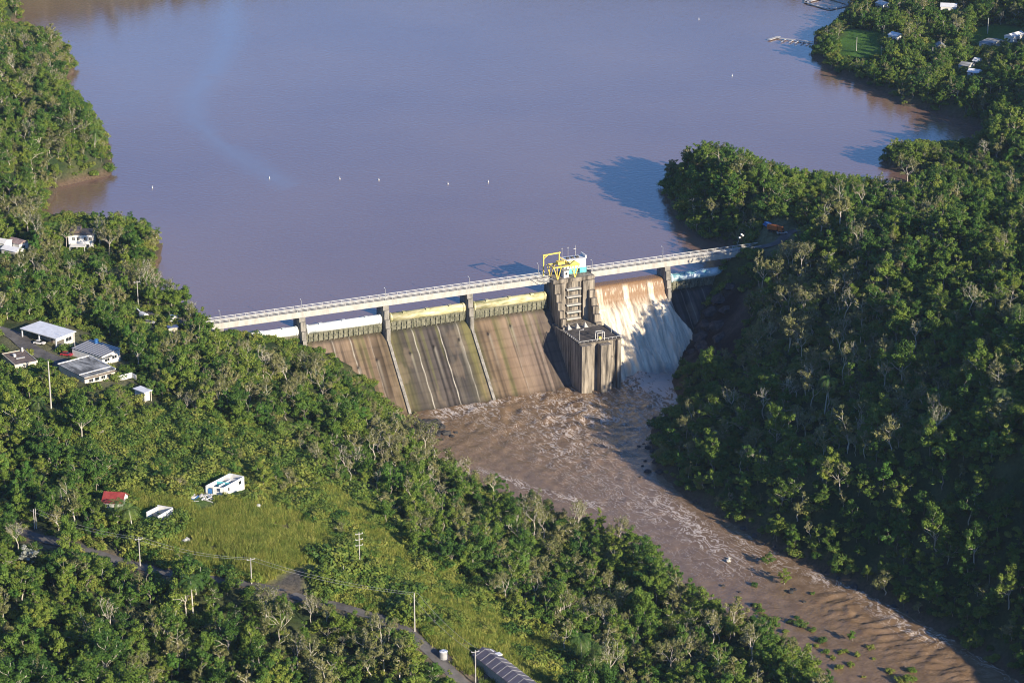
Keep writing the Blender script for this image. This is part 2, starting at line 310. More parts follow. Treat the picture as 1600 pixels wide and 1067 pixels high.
# ------------------------------------------------------------------ ground sheet
def axis(lo, hi, st, far):
    a = list(np.arange(lo, hi + st, st)); s = st; x = a[-1]; o = []
    while x < far: s *= 1.25; x += s; o.append(x)
    s = st; x = a[0]; q = []
    while x > -far: s *= 1.25; x -= s; q.append(x)
    return np.array(q[::-1] + a + o)
gx = axis(-340, 400, 3.0, 9000); gy = axis(-420, 720, 3.0, 9000)
X, Y = np.meshgrid(gx, gy); Z = height(X, Y)
for rw, w in ((road_w, 3.2), (road2_w, 3.5), (road3_w, 3), (road4_w, 3)):   # cut the roads level across their width
    rp = np.array(rw); rh = height(rp[:, 0], rp[:, 1]); bx0, bx1, by0, by1 = rp[:, 0].min() - 20, rp[:, 0].max() + 20, rp[:, 1].min() - 20, rp[:, 1].max() + 20
    mk = (X > bx0) & (X < bx1) & (Y > by0) & (Y < by1); xs, ys = X[mk], Y[mk]
    dd = np.sqrt((xs[:, None] - rp[None, :, 0]) ** 2 + (ys[:, None] - rp[None, :, 1]) ** 2); k = dd.argmin(1); dm = dd.min(1)
    wgt = 1 - sstep(w, w + 6, dm); Z[mk] = Z[mk] * (1 - wgt) + (rh[k] - .35) * wgt
GX, GY, GZ = gx, gy, Z
def hg(x, y):                            # height of the finished ground sheet (bilinear)
    x = np.atleast_1d(np.asarray(x, float)); y = np.atleast_1d(np.asarray(y, float))
    i = np.clip(np.searchsorted(GX, x) - 1, 0, len(GX) - 2); j = np.clip(np.searchsorted(GY, y) - 1, 0, len(GY) - 2)
    fx = (x - GX[i]) / (GX[i + 1] - GX[i]); fy = (y - GY[j]) / (GY[j + 1] - GY[j])
    return (GZ[j, i] * (1 - fx) + GZ[j, i + 1] * fx) * (1 - fy) + (GZ[j + 1, i] * (1 - fx) + GZ[j + 1, i + 1] * fx) * fy
V, F = gridmesh(X, Y, Z); xf, yf = X.ravel(), Y.ravel()
nz1 = fbm(xf / 9, yf / 9, 4); nz2 = fbm(xf / 30 + 40, yf / 30, 3)
def cc(c): return np.array(c)[None, :]
def mixc(a, b, t): t = t[:, None]; return a * (1 - t) + b * t
forest = mixc(cc((.03, .05, .018)) * np.ones((len(xf), 1)), cc((.075, .085, .035)), sstep(.4, .65, nz1))
meadow = mixc(cc((.07, .11, .028)) * np.ones((len(xf), 1)), cc((.24, .26, .06)), sstep(.35, .65, nz1)); meadow = mixc(meadow, cc((.2, .155, .09)) * np.ones((len(xf), 1)), sstep(.62, .75, nz2))
grass = mixc(cc((.12, .17, .03)) * np.ones((len(xf), 1)), cc((.28, .28, .05)), sstep(.35, .65, nz1)); grass = mixc(grass, cc((.17, .13, .075)) * np.ones((len(xf), 1)), sstep(.6, .72, nz2) * .7)
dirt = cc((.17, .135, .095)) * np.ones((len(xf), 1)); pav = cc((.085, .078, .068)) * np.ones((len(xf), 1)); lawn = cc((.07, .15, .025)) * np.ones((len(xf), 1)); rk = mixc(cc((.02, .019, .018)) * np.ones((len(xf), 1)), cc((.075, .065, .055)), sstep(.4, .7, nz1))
c = forest
def zmix(c, col, z, e=3): return mixc(c, col, 1 - sstep(-e, e, sdist(xf, yf, z) + (nz1 - .5) * 10))
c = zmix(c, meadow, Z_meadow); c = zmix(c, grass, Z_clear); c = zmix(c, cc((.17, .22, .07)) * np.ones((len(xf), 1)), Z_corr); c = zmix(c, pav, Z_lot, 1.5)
for z in (Z_house, Z_abut, Z_rabut): c = zmix(c, dirt * .7 + lawn * .3, z)
c = zmix(c, dirt, Z_barn); c = zmix(c, lawn, Z_pen)
for z in (Z_lawn1, Z_lawn2, Z_lawn3, Z_lawn4, Z_lawn5): c = zmix(c, lawn, z)
c = zmix(c, rk, Z_rock, 2)
c = mixc(c, lawn * 1.0, (1 - sstep(-2, 5, sdist(xf, yf, Z_yard) + (nz1 - .5) * 10)) * .8)
for rw, w in ((road_w, 3.6), (road3_w, 3.2)): c = mixc(c, dirt, 1 - sstep(w - 1, w + 1.5, seg_dist(xf, yf, rw) + (nz1 - .5) * 4))
c = mixc(c, dirt * .6, 1 - sstep(.8, 2.5, seg_dist(xf, yf, track_w)))
dmin = np.minimum(np.abs(sdist(xf, yf, lake)), np.abs(sdist(xf, yf, river)))
c = mixc(c, cc((.13, .09, .06)) * np.ones((len(xf), 1)), (1 - sstep(.5, 4, dmin)))
me = newmesh('ground', V, F, None, True); cattr(me, 'zone_colour', c)
m, n, l, b = mat('ground', (.1, .1, .05), .95, .1)
at = n.new('ShaderNodeAttribute'); at.attribute_name = 'zone_colour'; tc = n.new('ShaderNodeTexCoord')
nz = n.new('ShaderNodeTexNoise'); nz.inputs['Scale'].default_value = .9; nz.inputs['Detail'].default_value = 8; nz.inputs['Roughness'].default_value = .7; l.new(tc.outputs['Object'], nz.inputs[0])
mr = n.new('ShaderNodeMapRange'); mr.inputs[1].default_value = .3; mr.inputs[2].default_value = .7; mr.inputs[3].default_value = .5; mr.inputs[4].default_value = 1.45; l.new(nz.outputs[0], mr.inputs[0])
vm = n.new('ShaderNodeVectorMath'); vm.operation = 'SCALE'; l.new(at.outputs['Color'], vm.inputs[0]); l.new(mr.outputs[0], vm.inputs['Scale']); l.new(vm.outputs[0], b.inputs['Base Color'])
bp = n.new('ShaderNodeBump'); bp.inputs['Strength'].default_value = .8; bp.inputs['Distance'].default_value = .6; l.new(nz.outputs[0], bp.inputs['Height']); l.new(bp.outputs[0], b.inputs['Normal'])
me.materials.append(m); ground = tag(link('ground', me), 'wooded hills and valley ground round the dam', kind='structure')

def road(name, line, w, label):
    L = np.array(line); T = np.gradient(L, axis=0); T /= np.linalg.norm(T, axis=1)[:, None]; N = np.stack([-T[:, 1], T[:, 0]], 1)
    cols = np.linspace(-w / 2, w / 2, 5); vv = []
    for i in range(len(L)):
        ps = L[i][None] + N[i][None] * cols[:, None]; zc = hg(ps[:, 0], ps[:, 1]).max() + .16
        vv.append(np.concatenate([ps, np.full((5, 1), zc)], 1))
    vv = np.array(vv)
    for _ in range(4): vv[1:-1, :, 2] = (vv[:-2, :, 2] + vv[1:-1, :, 2] * 2 + vv[2:, :, 2]) / 4
    V, F = gridmesh(vv[..., 0], vv[..., 1], vv[..., 2]); return tag(link(name, newmesh(name, V, F, M['asphalt'])), label, kind='structure')
road('road', road_w, 4.2, 'narrow asphalt lane winding down the wooded slope')
road('road', road2_w, 6.5, 'asphalt street between the houses'); road('road', road3_w, 3.8, 'service lane to the left end of the dam'); road('road', road4_w, 4.5, 'service lane at the right end of the dam')

# ------------------------------------------------------------------ lake
lx = np.concatenate([np.arange(-3000, -420, 200), np.arange(-420, 520, 5), np.arange(520, 3100, 200)]); lv = np.concatenate([[3.0], np.arange(8, 860, 5), np.arange(860, 3300, 200)])
# laid out in the dam's own frame: u along the dam, upstream distance from the gate line
UU, WW = np.meshgrid(lx, lv); UU = UU + 110
LX = DA[0] + UU * UX[0] - WW * VX[0]; LY = DA[1] + UU * UX[1] - WW * VX[1]
V, F = gridmesh(LX, LY, np.zeros_like(LX)); me = newmesh('lake', V, F, None, True)
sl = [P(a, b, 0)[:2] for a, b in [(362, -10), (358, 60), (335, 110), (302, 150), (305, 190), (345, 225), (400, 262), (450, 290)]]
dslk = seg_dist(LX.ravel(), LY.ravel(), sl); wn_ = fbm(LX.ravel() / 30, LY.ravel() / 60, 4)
slick_sheen = .9 * np.clip(1 - dslk / (4 + 16 * wn_), 0, 1) * (wn_ > .3) + .35 * (1 - sstep(18, 75, sdist(LX.ravel(), LY.ravel(), [P(a, b, 0)[:2] for a, b in [(180, 0), (330, 30), (300, 120), (210, 170), (190, 120), (150, 60)]]) + wn_ * 60))
fattr(me, 'slick_sheen', np.clip(slick_sheen, 0, 1))
def water(name, base, rough, bscale, bstr, bdist, foam=False):
    m, n, l, b = mat(name, base, rough, .5); b.inputs['IOR'].default_value = 1.333
    tc = n.new('ShaderNodeTexCoord'); mp = n.new('ShaderNodeMapping'); mp.inputs['Scale'].default_value = (1, 1.0, 1); l.new(tc.outputs['Object'], mp.inputs[0])
    nz = n.new('ShaderNodeTexNoise'); nz.inputs['Scale'].default_value = bscale; nz.inputs['Detail'].default_value = 5; l.new(mp.outputs[0], nz.inputs[0])
    bp = n.new('ShaderNodeBump'); bp.inputs['Strength'].default_value = bstr; bp.inputs['Distance'].default_value = bdist; l.new(nz.outputs[0], bp.inputs['Height']); l.new(bp.outputs[0], b.inputs['Normal'])
    return m, n, l, b, tc, bp, nz
m, n, l, b, tc, bp, nz = water('lake_water', (.165, .105, .078), .1, .55, 1.0, .11); b.inputs['IOR'].default_value = 1.9
at = n.new('ShaderNodeAttribute'); at.attribute_name = 'slick_sheen'
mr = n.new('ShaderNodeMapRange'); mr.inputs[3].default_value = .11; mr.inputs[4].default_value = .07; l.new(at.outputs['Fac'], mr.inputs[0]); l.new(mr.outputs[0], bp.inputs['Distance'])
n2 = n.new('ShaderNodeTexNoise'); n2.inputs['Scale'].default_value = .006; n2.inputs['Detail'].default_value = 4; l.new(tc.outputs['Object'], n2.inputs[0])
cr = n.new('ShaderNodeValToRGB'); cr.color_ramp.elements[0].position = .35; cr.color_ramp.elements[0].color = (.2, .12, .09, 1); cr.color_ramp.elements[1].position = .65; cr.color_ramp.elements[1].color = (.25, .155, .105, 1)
sm = n.new('ShaderNodeMix'); sm.data_type = 'RGBA'; sm.inputs[7].default_value = (.22, .24, .29, 1); sf = n.new('ShaderNodeMath'); sf.operation = 'MULTIPLY'; sf.inputs[1].default_value = .45; l.new(at.outputs['Fac'], sf.inputs[0]); l.new(sf.outputs[0], sm.inputs[0]); l.new(n2.outputs[0], cr.inputs[0]); l.new(cr.outputs[0], sm.inputs[6]); l.new(sm.outputs[2], b.inputs['Base Color'])  # the streak's stronger blue sky reflection is mixed into the base colour
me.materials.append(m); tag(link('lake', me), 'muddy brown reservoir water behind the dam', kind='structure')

# ------------------------------------------------------------------ river
rx = np.arange(-110, 330, 1.0); ry = np.arange(-420, 110, 1.0); X, Y = np.meshgrid(rx, ry)
u, v = uv(X, Y); dr = sdist(X, Y, river)
turb = 1 - sstep(30, 150, np.hypot(X - D(182, 34, 0)[0], (Y - D(182, 34, 0)[1])))
chan = sstep(2, 14, -dr)
W = (fbm(X / 5, Y / 7, 4) - .5) * (.28 + 2.2 * turb) + (fbm(X / 1.9 + 9, Y / 2.4, 3) - .5) * (.2 + .8 * turb)
rap = seg_dist(X, Y, [P(a, b_, RIV)[:2] for a, b_ in [(1360, 945), (1420, 985), (1500, 1020), (1600, 1075), (1700, 1130)]])
rapm = 1 - sstep(8, 26, rap); al = X * .48 - Y * .88; W += rapm * 1.5 * (fbm(al / 2.2, (X * .88 + Y * .48) / 5, 3) - .5) + rapm * .22 * np.sin(al * 1.5 + 30 * fbm(X / 14, Y / 14, 3))
plunge = np.exp(-((u - 183) / 15) ** 4 - ((v - 28.5) / 5) ** 2); W += plunge * (2.4 + 3.4 * (fbm(X / 2.5, Y / 2.5, 4) - .3))
Z = RIV + W * (v > 5) * (.35 + .65 * chan)
V, F = gridmesh(X, Y, Z)
keep = ((dr < 14) & (v > 2)).ravel(); F = F[keep[F].all(1)]
used = np.unique(F); rem = -np.ones(len(V), int); rem[used] = np.arange(len(used)); Vr = V[used]; F = rem[F]
x, y = Vr[:, 0], Vr[:, 1]; u, v = uv(x, y)
def blob(u0, v0, su, sv): return np.exp(-((u - u0) / su) ** 2 - ((v - v0) / sv) ** 2)
def pline(pts, w):
    return np.clip(1 - seg_dist(x, y, [P(a, b_, RIV)[:2] for a, b_ in pts]) / w, 0, 1)
foam = 2.2 * blob(184, 31, 17, 9) + 1.1 * blob(188, 46, 15, 20) + .5 * blob(178, 75, 12, 24) + .95 * blob(92, 31, 10, 4.5) + .5 * blob(110, 27.5, 26, 2.2) + .34 * blob(150, 60, 45, 34) + .25 * blob(120, 45, 30, 14)
foam += .3 * pline([(860, 690), (900, 720), (960, 760), (1020, 800), (1100, 850), (1150, 880)], 22) + .35 * pline([(1020, 770), (1080, 820), (1120, 855)], 7) + .7 * pline([(690, 660), (640, 690)], 3) + .5 * pline([(745, 735), (800, 750), (830, 765), (930, 790)], 5)
foam += .42 * pline([(1290, 905), (1360, 930), (1420, 980), (1520, 1010), (1650, 1090)], 9) + .3 * pline([(1150, 840), (1220, 880), (1290, 905)], 6)
foam *= .35 + 1.2 * fbm(x / 11, y / 16, 3)
me = newmesh('river', Vr, F, None, True); fattr(me, 'foam', np.clip(foam, 0, 2.4))
m, n, l, b, tc, bp, nz = water('river_water', (.17, .1, .068), .16, .9, 1.0, .22)
at = n.new('ShaderNodeAttribute'); at.attribute_name = 'foam'
w1 = n.new('ShaderNodeTexNoise'); w1.inputs['Scale'].default_value = .12; w1.inputs['Detail'].default_value = 3; l.new(tc.outputs['Object'], w1.inputs[0])
vmx = n.new('ShaderNodeVectorMath'); vmx.operation = 'MULTIPLY_ADD'; vmx.inputs[1].default_value = (14, 8, 0); vr0 = n.new('ShaderNodeVectorRotate'); vr0.rotation_type = 'Z_AXIS'; vr0.inputs['Angle'].default_value = R(61); l.new(tc.outputs['Object'], vr0.inputs['Vector']); vs0 = n.new('ShaderNodeMapping'); vs0.inputs['Scale'].default_value = (.5, 1.1, 1); l.new(vr0.outputs[0], vs0.inputs[0]); l.new(w1.outputs['Color'], vmx.inputs[0]); l.new(vs0.outputs[0], vmx.inputs[2])
vr = n.new('ShaderNodeTexNoise'); vr.inputs['Scale'].default_value = .42; vr.inputs['Detail'].default_value = 5; vr.inputs['Roughness'].default_value = .55; l.new(vmx.outputs[0], vr.inputs[0])
# thin veins of foam: ridges of the noise
sb = n.new('ShaderNodeMath'); sb.operation = 'SUBTRACT'; sb.inputs[1].default_value = .5; l.new(vr.outputs[0], sb.inputs[0])
ab = n.new('ShaderNodeMath'); ab.operation = 'ABSOLUTE'; l.new(sb.outputs[0], ab.inputs[0])
dv = n.new('ShaderNodeMath'); dv.operation = 'MULTIPLY'; dv.inputs[1].default_value = .075; l.new(at.outputs['Fac'], dv.inputs[0])
ss = n.new('ShaderNodeMath'); ss.operation = 'SUBTRACT'; l.new(dv.outputs[0], ss.inputs[0]); l.new(ab.outputs[0], ss.inputs[1])
fm = n.new('ShaderNodeMapRange'); fm.inputs[1].default_value = -.006; fm.inputs[2].default_value = .022; l.new(ss.outputs[0], fm.inputs[0])
mx = n.new('ShaderNodeMix'); mx.data_type = 'RGBA'; mx.inputs[7].default_value = (.6, .52, .45, 1)
n3 = n.new('ShaderNodeTexNoise'); n3.inputs['Scale'].default_value = .25; n3.inputs['Detail'].default_value = 5; l.new(tc.outputs['Object'], n3.inputs[0])
cr = n.new('ShaderNodeValToRGB'); cr.color_ramp.elements[0].position = .3; cr.color_ramp.elements[0].color = (.165, .105, .058, 1); cr.color_ramp.elements[1].position = .7; cr.color_ramp.elements[1].color = (.26, .175, .105, 1)
l.new(n3.outputs[0], cr.inputs[0]); l.new(cr.outputs[0], mx.inputs[6]); l.new(fm.outputs[0], mx.inputs[0]); l.new(mx.outputs[2], b.inputs['Base Color'])
rr_ = n.new('ShaderNodeMapRange'); rr_.inputs[3].default_value = .16; rr_.inputs[4].default_value = .8; l.new(fm.outputs[0], rr_.inputs[0]); l.new(rr_.outputs[0], b.inputs['Roughness'])
me.materials.append(m); tag(link('river', me), 'brown river water churning below the dam', kind='structure')

# ------------------------------------------------------------------ the dam (own frame: x along the dam, y upstream, z up from lake level)
def damroot(name): return empty(name, (DA[0], DA[1], 0), DANG)
dam = tag(damroot('dam'), 'long stained concrete gated dam holding back the brown lake', 'dam')
PU = [4.8, 38.3, 73.6, 109.9, 199.5, 234.3]      # pier lines
prof = [(-8, -30), (-8, -9), (-6.5, -6.6), (-4, -5.9), (-2, -6.1), (-.5, -6.8)] + [(v, -7 - (v - 0) * 1.0) for v in np.linspace(0.3, 25, 46)] + [(27.5, -36)]
pu = np.arange(2, 238.2, .25); pv = np.array(prof); UU, KK = np.meshgrid(pu, np.arange(len(prof))); VV = pv[KK, 0]; ZZ = pv[KK, 1].copy()
su = UU.ravel(); sv_ = VV.ravel(); sz = ZZ.ravel()
base = np.array([(0, .27, .21, .15), (40, .25, .19, .13), (50, .27, .2, .14), (60, .24, .17, .11), (66, .21, .15, .1), (73, .2, .15, .09), (77, .13, .12, .06), (80, .1, .085, .07), (84, .14, .12, .09), (88, .13, .11, .09), (90, .1, .085, .075), (96, .095, .08, .072), (98, .12, .105, .085), (100, .085, .075, .07), (104, .11, .1, .075), (107, .19, .16, .07), (110, .2, .16, .09), (114, .25, .18, .115), (122, .27, .19, .125), (134, .22, .165, .13), (144, .2, .16, .13), (160, .16, .13, .11), (200, .09, .085, .08), (240, .12, .11, .1)])
col = np.stack([np.interp(su, base[:, 0], base[:, k]) for k in (1, 2, 3)], 1)
warp = su + .25 * (fbm(su / 3, sv_ / 8, 2) - .5)
st = vnoise(warp * 1.1, sv_ * .035 + 3) * .5 + vnoise(warp * .45 + 50, sv_ * .02) * .5
st2 = vnoise(warp * 2.6 + 9, sv_ * .06)
col *= (.30 + .62 * st + .26 * st2)[:, None]; drk = sstep(.5, .8, vnoise(warp * .9 + 31, sv_ * .012 + 8)) * .5; col *= (1 - drk[:, None] * np.clip(sv_ / 6 + .4, 0, 1)[:, None])
green = sstep(.68, .85, vnoise(warp * .6 + 99, sv_ * .03)) * .45; col = col * (1 - green[:, None]) + np.array([.14, .14, .05]) * green[:, None]
col *= (.88 + .24 * fbm(su / 1.5, sv_ / 1.5, 3))[:, None]; col *= (.72 + .56 * fbm(su / 6 + 4, sv_ / 5, 4))[:, None]; bl = sstep(.58, .72, fbm(su / 4 + 30, sv_ / 7, 4)) * .3; col = col * (1 - bl[:, None]) + np.array([.3, .23, .16]) * bl[:, None] * .8
lift = ((sv_ % 3.2) < .55); col[lift] *= .84
for uj, w, s in ((50.5, .2, .5), (58, .2, .7), (84.6, .17, 1), (95.8, .17, 1), (66, .15, .3), (104, .2, .45), (126, .15, .25), (136, .15, .25), (216, .2, .4), (209, .2, .3), (226, .2, .3), (206, .15, .3)):
    k = np.exp(-((su - uj - .1 * np.sin(sv_)) / w) ** 2) * s * (.5 + .8 * vnoise(sv_ * .8, su * 0 + uj)); col = col * (1 - k[:, None]) + np.array([.48, .45, .38]) * k[:, None]
for uj, v0 in ((58.0, 9), (66.5, 7.5), (81, 7), (91.5, 6), (103, 5), (116, 4.5), (126.5, 3)):   # drain holes with a run of lime below
    k = np.exp(-((su - uj - .5) / .5) ** 2) * (sv_ > v0) * np.clip(1 - (sv_ - v0) / 14, 0, 1) * .5; col = col * (1 - k[:, None]) + np.array([.34, .31, .25]) * k[:, None]
    k = np.exp(-((su - uj) / .5) ** 2 - ((sv_ - v0) / .5) ** 2); col *= (1 - .9 * np.clip(k * 1.5, 0, 1))[:, None]
wet = sstep(-29.5, -31.5, sz + 1.2 * fbm(su / 4, su * 0, 2)); col *= (1 - .5 * wet)[:, None]
top = sv_ < 0.2; col[top] = col[top] * .45 + np.array([.03, .03, .02])
V = np.stack([su, -sv_, sz + .05 * (fbm(su / 2, sv_ / 2, 2) - .5)], 1); i = np.arange(len(pu) - 1)[None, :] + np.arange(len(prof) - 1)[:, None] * len(pu)
F = np.stack([i, i + 1, i + len(pu) + 1, i + len(pu)], -1).reshape(-1, 4)[:, ::-1]
me = newmesh('spillway_face', V, F); cattr(me, 'stain', np.clip(col, .01, 1))
m, n, l, b = mat('spillway_concrete', (.2, .15, .1), .85, .2); at = n.new('ShaderNodeAttribute'); at.attribute_name = 'stain'; l.new(at.outputs['Color'], b.inputs['Base Color']); me.materials.append(m)
link('spillway_face', me, dam)
for uu in (73.6, 109.9, 38.3, 199.5): mb = MB(); mb.prism([(-.2, -7.4), (-.2, -6.2), (-25.2, -31.2), (-27.4, -34), (-26, -34.5)], 'x', uu - .6, uu + .6); mb.build('training_rib', M['pier'], dam)
for uu in PU[1:-1] + [4.8, 234.3]:
    w = 1.25; q = MB()
    q.box(uu - w, uu + w, .0 - .2, 7.5, -8, 5.0); q.box(uu - w + .25, uu + w - .25, -1.0, -.2, -8, 3.2); q.box(uu - w + .35, uu + w - .35, -1.9, -1.0, -9.5, -.5); q.box(uu - w + .45, uu + w - .45, -2.7, -1.9, -10.5, -4)
    q.box(uu - w - .35, uu + w + .35, 2.5, 7.2, -8, -1.6); q.build('pier', M['pier'], dam)
q = MB(); q.box(232.9, 247, -.4, 6, -12, 6.9); q.box(247, 262, .2, 5, -8, 6.9); q.build('abutment', M['concrete'], dam)
q = MB(); q.box(-6, 3.4, -.4, 6, -6, 4.9); q.build('abutment', M['concrete'], dam)
def gate(u0, u1, m, label, half=False):
    q = MB(); n = 20; N = 24; cy, cz, r = 1.7, -.9, 1.85
    q.tube((u0 + .3, cy, cz), (u1 - .3, cy, cz), r, r, N)
    for e in (u0 + .9, u1 - .9): q.tube((e - .35, cy, cz), (e + .35, cy, cz), r + .16, r + .16, N)
    g = q.build('gate', m, dam); tag(g, label)
    for p in g.data.polygons: p.use_smooth = len(p.vertices) == 4
    for t in (.2, .5, .8): k = MB(); uu = u0 + (u1 - u0) * t; k.box(uu - .7, uu + .7, cy - 1.3, cy + .3, cz + 1.1, cz + 2.1); k.build('gate_bracket', m, g)
    k = MB(); k.box(u0 + .2, u1 - .2, .5, 1.0, -5.9, -2.2)
    for t in np.arange(u0 + 1.2, u1 - .8, 2.1): k.box(t - .12, t + .12, .0, .5, -6.1, -2.5)
    k.box(u0 + .2, u1 - .2, .15, .48, -2.95, -2.6); k.box(u0 + .2, u1 - .2, .15, .48, -4.5, -4.25)
    k.build('gate_skirt', M['skirt'], g); return g
gate(6.4, 36.9, M['gate_white'], 'white painted roller gate nearest the wooded left bank')
gate(39.8, 72.1, M['gate_white'], 'white painted roller gate second from the left bank')
gate(75.1, 108.4, M['gate_yellow'], 'yellowed roller gate with weeds below it')
gate(111.4, 144.5, M['gate_yellow'], 'yellow roller gate beside the intake tower')
gate(201, 232.8, M['gate_teal'], 'peeling pale blue roller gate beyond the waterfall')
# ---- bridge
br = tag(damroot('footbridge'), 'long pale concrete service bridge with railings along the top of the dam', 'bridge')
for a, b_ in ((0, 145.5), (164.2, 247)):
    q = MB(); q.box(a, b_, .25, 4.75, 6.55, 7.2); q.build('deck', M['asphalt'] if False else M['roadway'], br)
    q = MB(); q.box(a, b_, 0, .24, 4.95, 7.35); q.box(a, b_, 4.76, 5.0, 4.95, 7.35); q.box(a, b_, 1.6, 1.9, 5.2, 6.5); q.box(a, b_, 3.1, 3.4, 5.2, 6.5)
    q.build('girder', M['deck'], br)
    for y0 in (.02, 4.8):
        q = MB(); q.box(a, b_, y0, y0 + .18, 8.2, 8.36); q.box(a, b_, y0 + .04, y0 + .14, 7.75, 7.83)
        for t in np.arange(a + .5, b_, 4.0): q.box(t - .05, t + .05, y0 + .04, y0 + .14, 7.35, 8.2)
        q.build('railing', M['rail'], br)
    q = MB(); q.box(a, b_, 3.9, 4.2, 7.2, 7.42); q.build('kerb', M['rail'], br)
q = MB(); q.box(246.8, 247.05, -2.2, .4, 6.2, 8.8); q.build('end_sign', M['steel'], br)
def lamp_post(u, v, z, h, label, arm=1.2):
    o = empty('lamp_post', D(u, v, z), DANG); q = MB(); q.tube((0, 0, 0), (0, 0, h), .12, .07, 6); q.tube((0, 0, h - .15), (0, arm, h), .05, .05, 5); q.build('pole', M['steel'], o)
    q = MB(); q.box(-.15, .15, arm - .25, arm + .4, h - .08, h + .08); q.build('lamp_head', M['white'], o)
    return tag(o, label, 'lamp post', 'lamp posts along the dam')
for uu, lb in ((4.8, 'grey lamp post at the wooded left end of the dam bridge'), (38.3, 'grey lamp post on the bridge above the first pier from the left'), (73.6, 'grey lamp post on the bridge above the second pier from the left'), (109.9, 'grey lamp post on the bridge above the pier between the two yellow gates'), (142.5, 'grey lamp post just left of the yellow gantry crane'), (166.8, 'short grey lamp post on the bridge just right of the white hut'), (199.5, 'grey lamp post on the bridge above the pier at the waterfall edge')):
    lamp_post(uu, -.2 if uu < 140 else -4.6, 7.2, 4.9 if uu != 166.8 else 3.2, lb)
o = tag(empty('lamp_mast', D(234, .15, 5), DANG), 'dark mast with white floodlights at the right end of the bridge', 'lamp mast')
q = MB(); q.tube((0, 0, 0), (0, 0, 9.4), .2, .14, 6); q.box(-1, 1, -.08, .08, 8.6, 8.75); q.build('pole', M['black'], o)
for dx, dz in ((-.9, 8.3), (0, 9.6), (.7, 9.0)): q = MB(); q.box(dx - .35, dx + .35, -.4, .1, dz, dz + .5); q.build('floodlight', M['white'], o)
# ---- tower
tw = tag(damroot('intake_tower'), 'tall weathered concrete tower block splitting the spillway beside the waterfall', 'tower')
U0, U1 = 145.8, 163.8
q = MB(); q.box(U0, U1, -3.2, 6.5, -34, 5.6); q.box(U0 - .3, U1 + .3, -3.7, 6.8, 5.6, 7.0); q.build('upper_wall', M['concrete'], tw)
q = MB(); q.box(U0, U0 + 4.6, -4.4, -3.2, -34, 5.4); q.box(U1 - 5.2, U1, -4.4, -3.2, -34, 5.4); q.box(U0 + 6.0, U0 + 6.6, -4.0, -3.2, -14, 5.2); q.box(U0 + 11.4, U0 + 12.0, -4.0, -3.2, -14, 5.2)
q.build('front_pilaster', M['concrete'], tw)
for i, zz in enumerate((2.4, -.9, -4.4, -7.6, -10.4)):
    q = MB(); q.box(U0 + 5.2, U0 + 11.6, -5.2, -3.25, zz, zz + .55); q.build('ledge', M['deck'], tw)
    q = MB(); q.box(U0 + 6.7, U0 + 11.3, -3.35, -3.15, zz - 1.2, zz - .15); q.build('opening', M['glass'], tw)
for (a, b_, name) in ((U0 + .0, U0 + 2.0, 'stepped_buttress'), (U1 - 3.0, U1 - .4, 'stepped_buttress')):
    q = MB(); pr = [(-4.4, -33), (-4.4, 1.5)]; vv = 4.4
    for zz in (1.5, -1.5, -4.5, -7.5, -10.5): pr += [(-(vv + 1.7), zz), (-(vv + 1.7), zz - 3.0)]; vv += 1.7
    pr = pr[:-1] + [(-vv, -33)]; q.prism(pr, 'x', a, b_); q.build(name, M['concrete'], tw)
L0, L1, VB, VF, RT = 144.6, 162.8, 13.0, 31.0, -11.3
q = MB(); q.box(L0, L1, -VF, -4.3, -36, RT); q.build('lower_block', M['concrete'], tw)
q = MB(); q.box(L0 - .25, L1 + .25, -VF - .9, -VF + 15.5, RT + .004, RT + .55); q.build('roof_slab', M['roofdark'], tw)
q = MB(); q.box(L0, L0 + 4.6, -VF - 3.0, -VF + .0, -36, RT - .1); q.box(L0 + 4.9, L0 + 5.4, -VF - 1.2, -VF, -36, RT - 3); q.box(L0 + 8.2, L0 + 12.8, -VF - 3.8, -VF, -36, RT - .5); q.box(L0 + 16.6, L1, -VF - 1.4, -VF, -36, RT - .1)
q.build('front_pilaster', M['concrete'], tw)
q = MB()
for e in (L0 - .2, L1 + .05): q.box(e, e + .15, -VF - .85, -VF + 15.4, RT + .55, RT + 1.4) if e > L1 else q.box(e, e + .15, -VF - .85, -VF + 15.4, RT + 1.2, RT + 1.32)
q.box(L0 - .2, L1 + .2, -VF - .85, -VF - .72, RT + 1.3, RT + 1.42)
for t in np.arange(L0, L1, 1.8): q.box(t - .05, t + .05, -VF - .85, -VF - .74, RT + .55, RT + 1.3)
for t in np.arange(-VF, -VF + 15, 1.8): q.box(L0 - .2, L0 - .08, t - .05, t + .05, RT + .55, RT + 1.3)
q.build('railing', M['rail'], tw)
q = MB()
for t in (L0 + 3.2, L0 + 7, L0 + 10.6): q.add([(t - .9, -15.3, RT + .56), (t + .9, -15.3, RT + .56), (t + .9, -13.6, RT + .56), (t - .9, -13.6, RT + .56), (t, -13.7, RT + 2.6)], [(0, 1, 2, 3), (0, 1, 4), (1, 2, 4), (2, 3, 4), (3, 0, 4)])
q.build('roof_gusset', M['deck'], tw)
q = MB(); q.box(L0 + 14.2, L0 + 14.9, -VF - .12, -VF + .1, -19, -18.2); q.build('opening', M['glass'], tw); q = MB(); q.box(L0 + 14.6, L0 + 15.4, -VF - .12, -VF + .1, -30.5, -29.4); q.build('opening', M['glass'], tw)
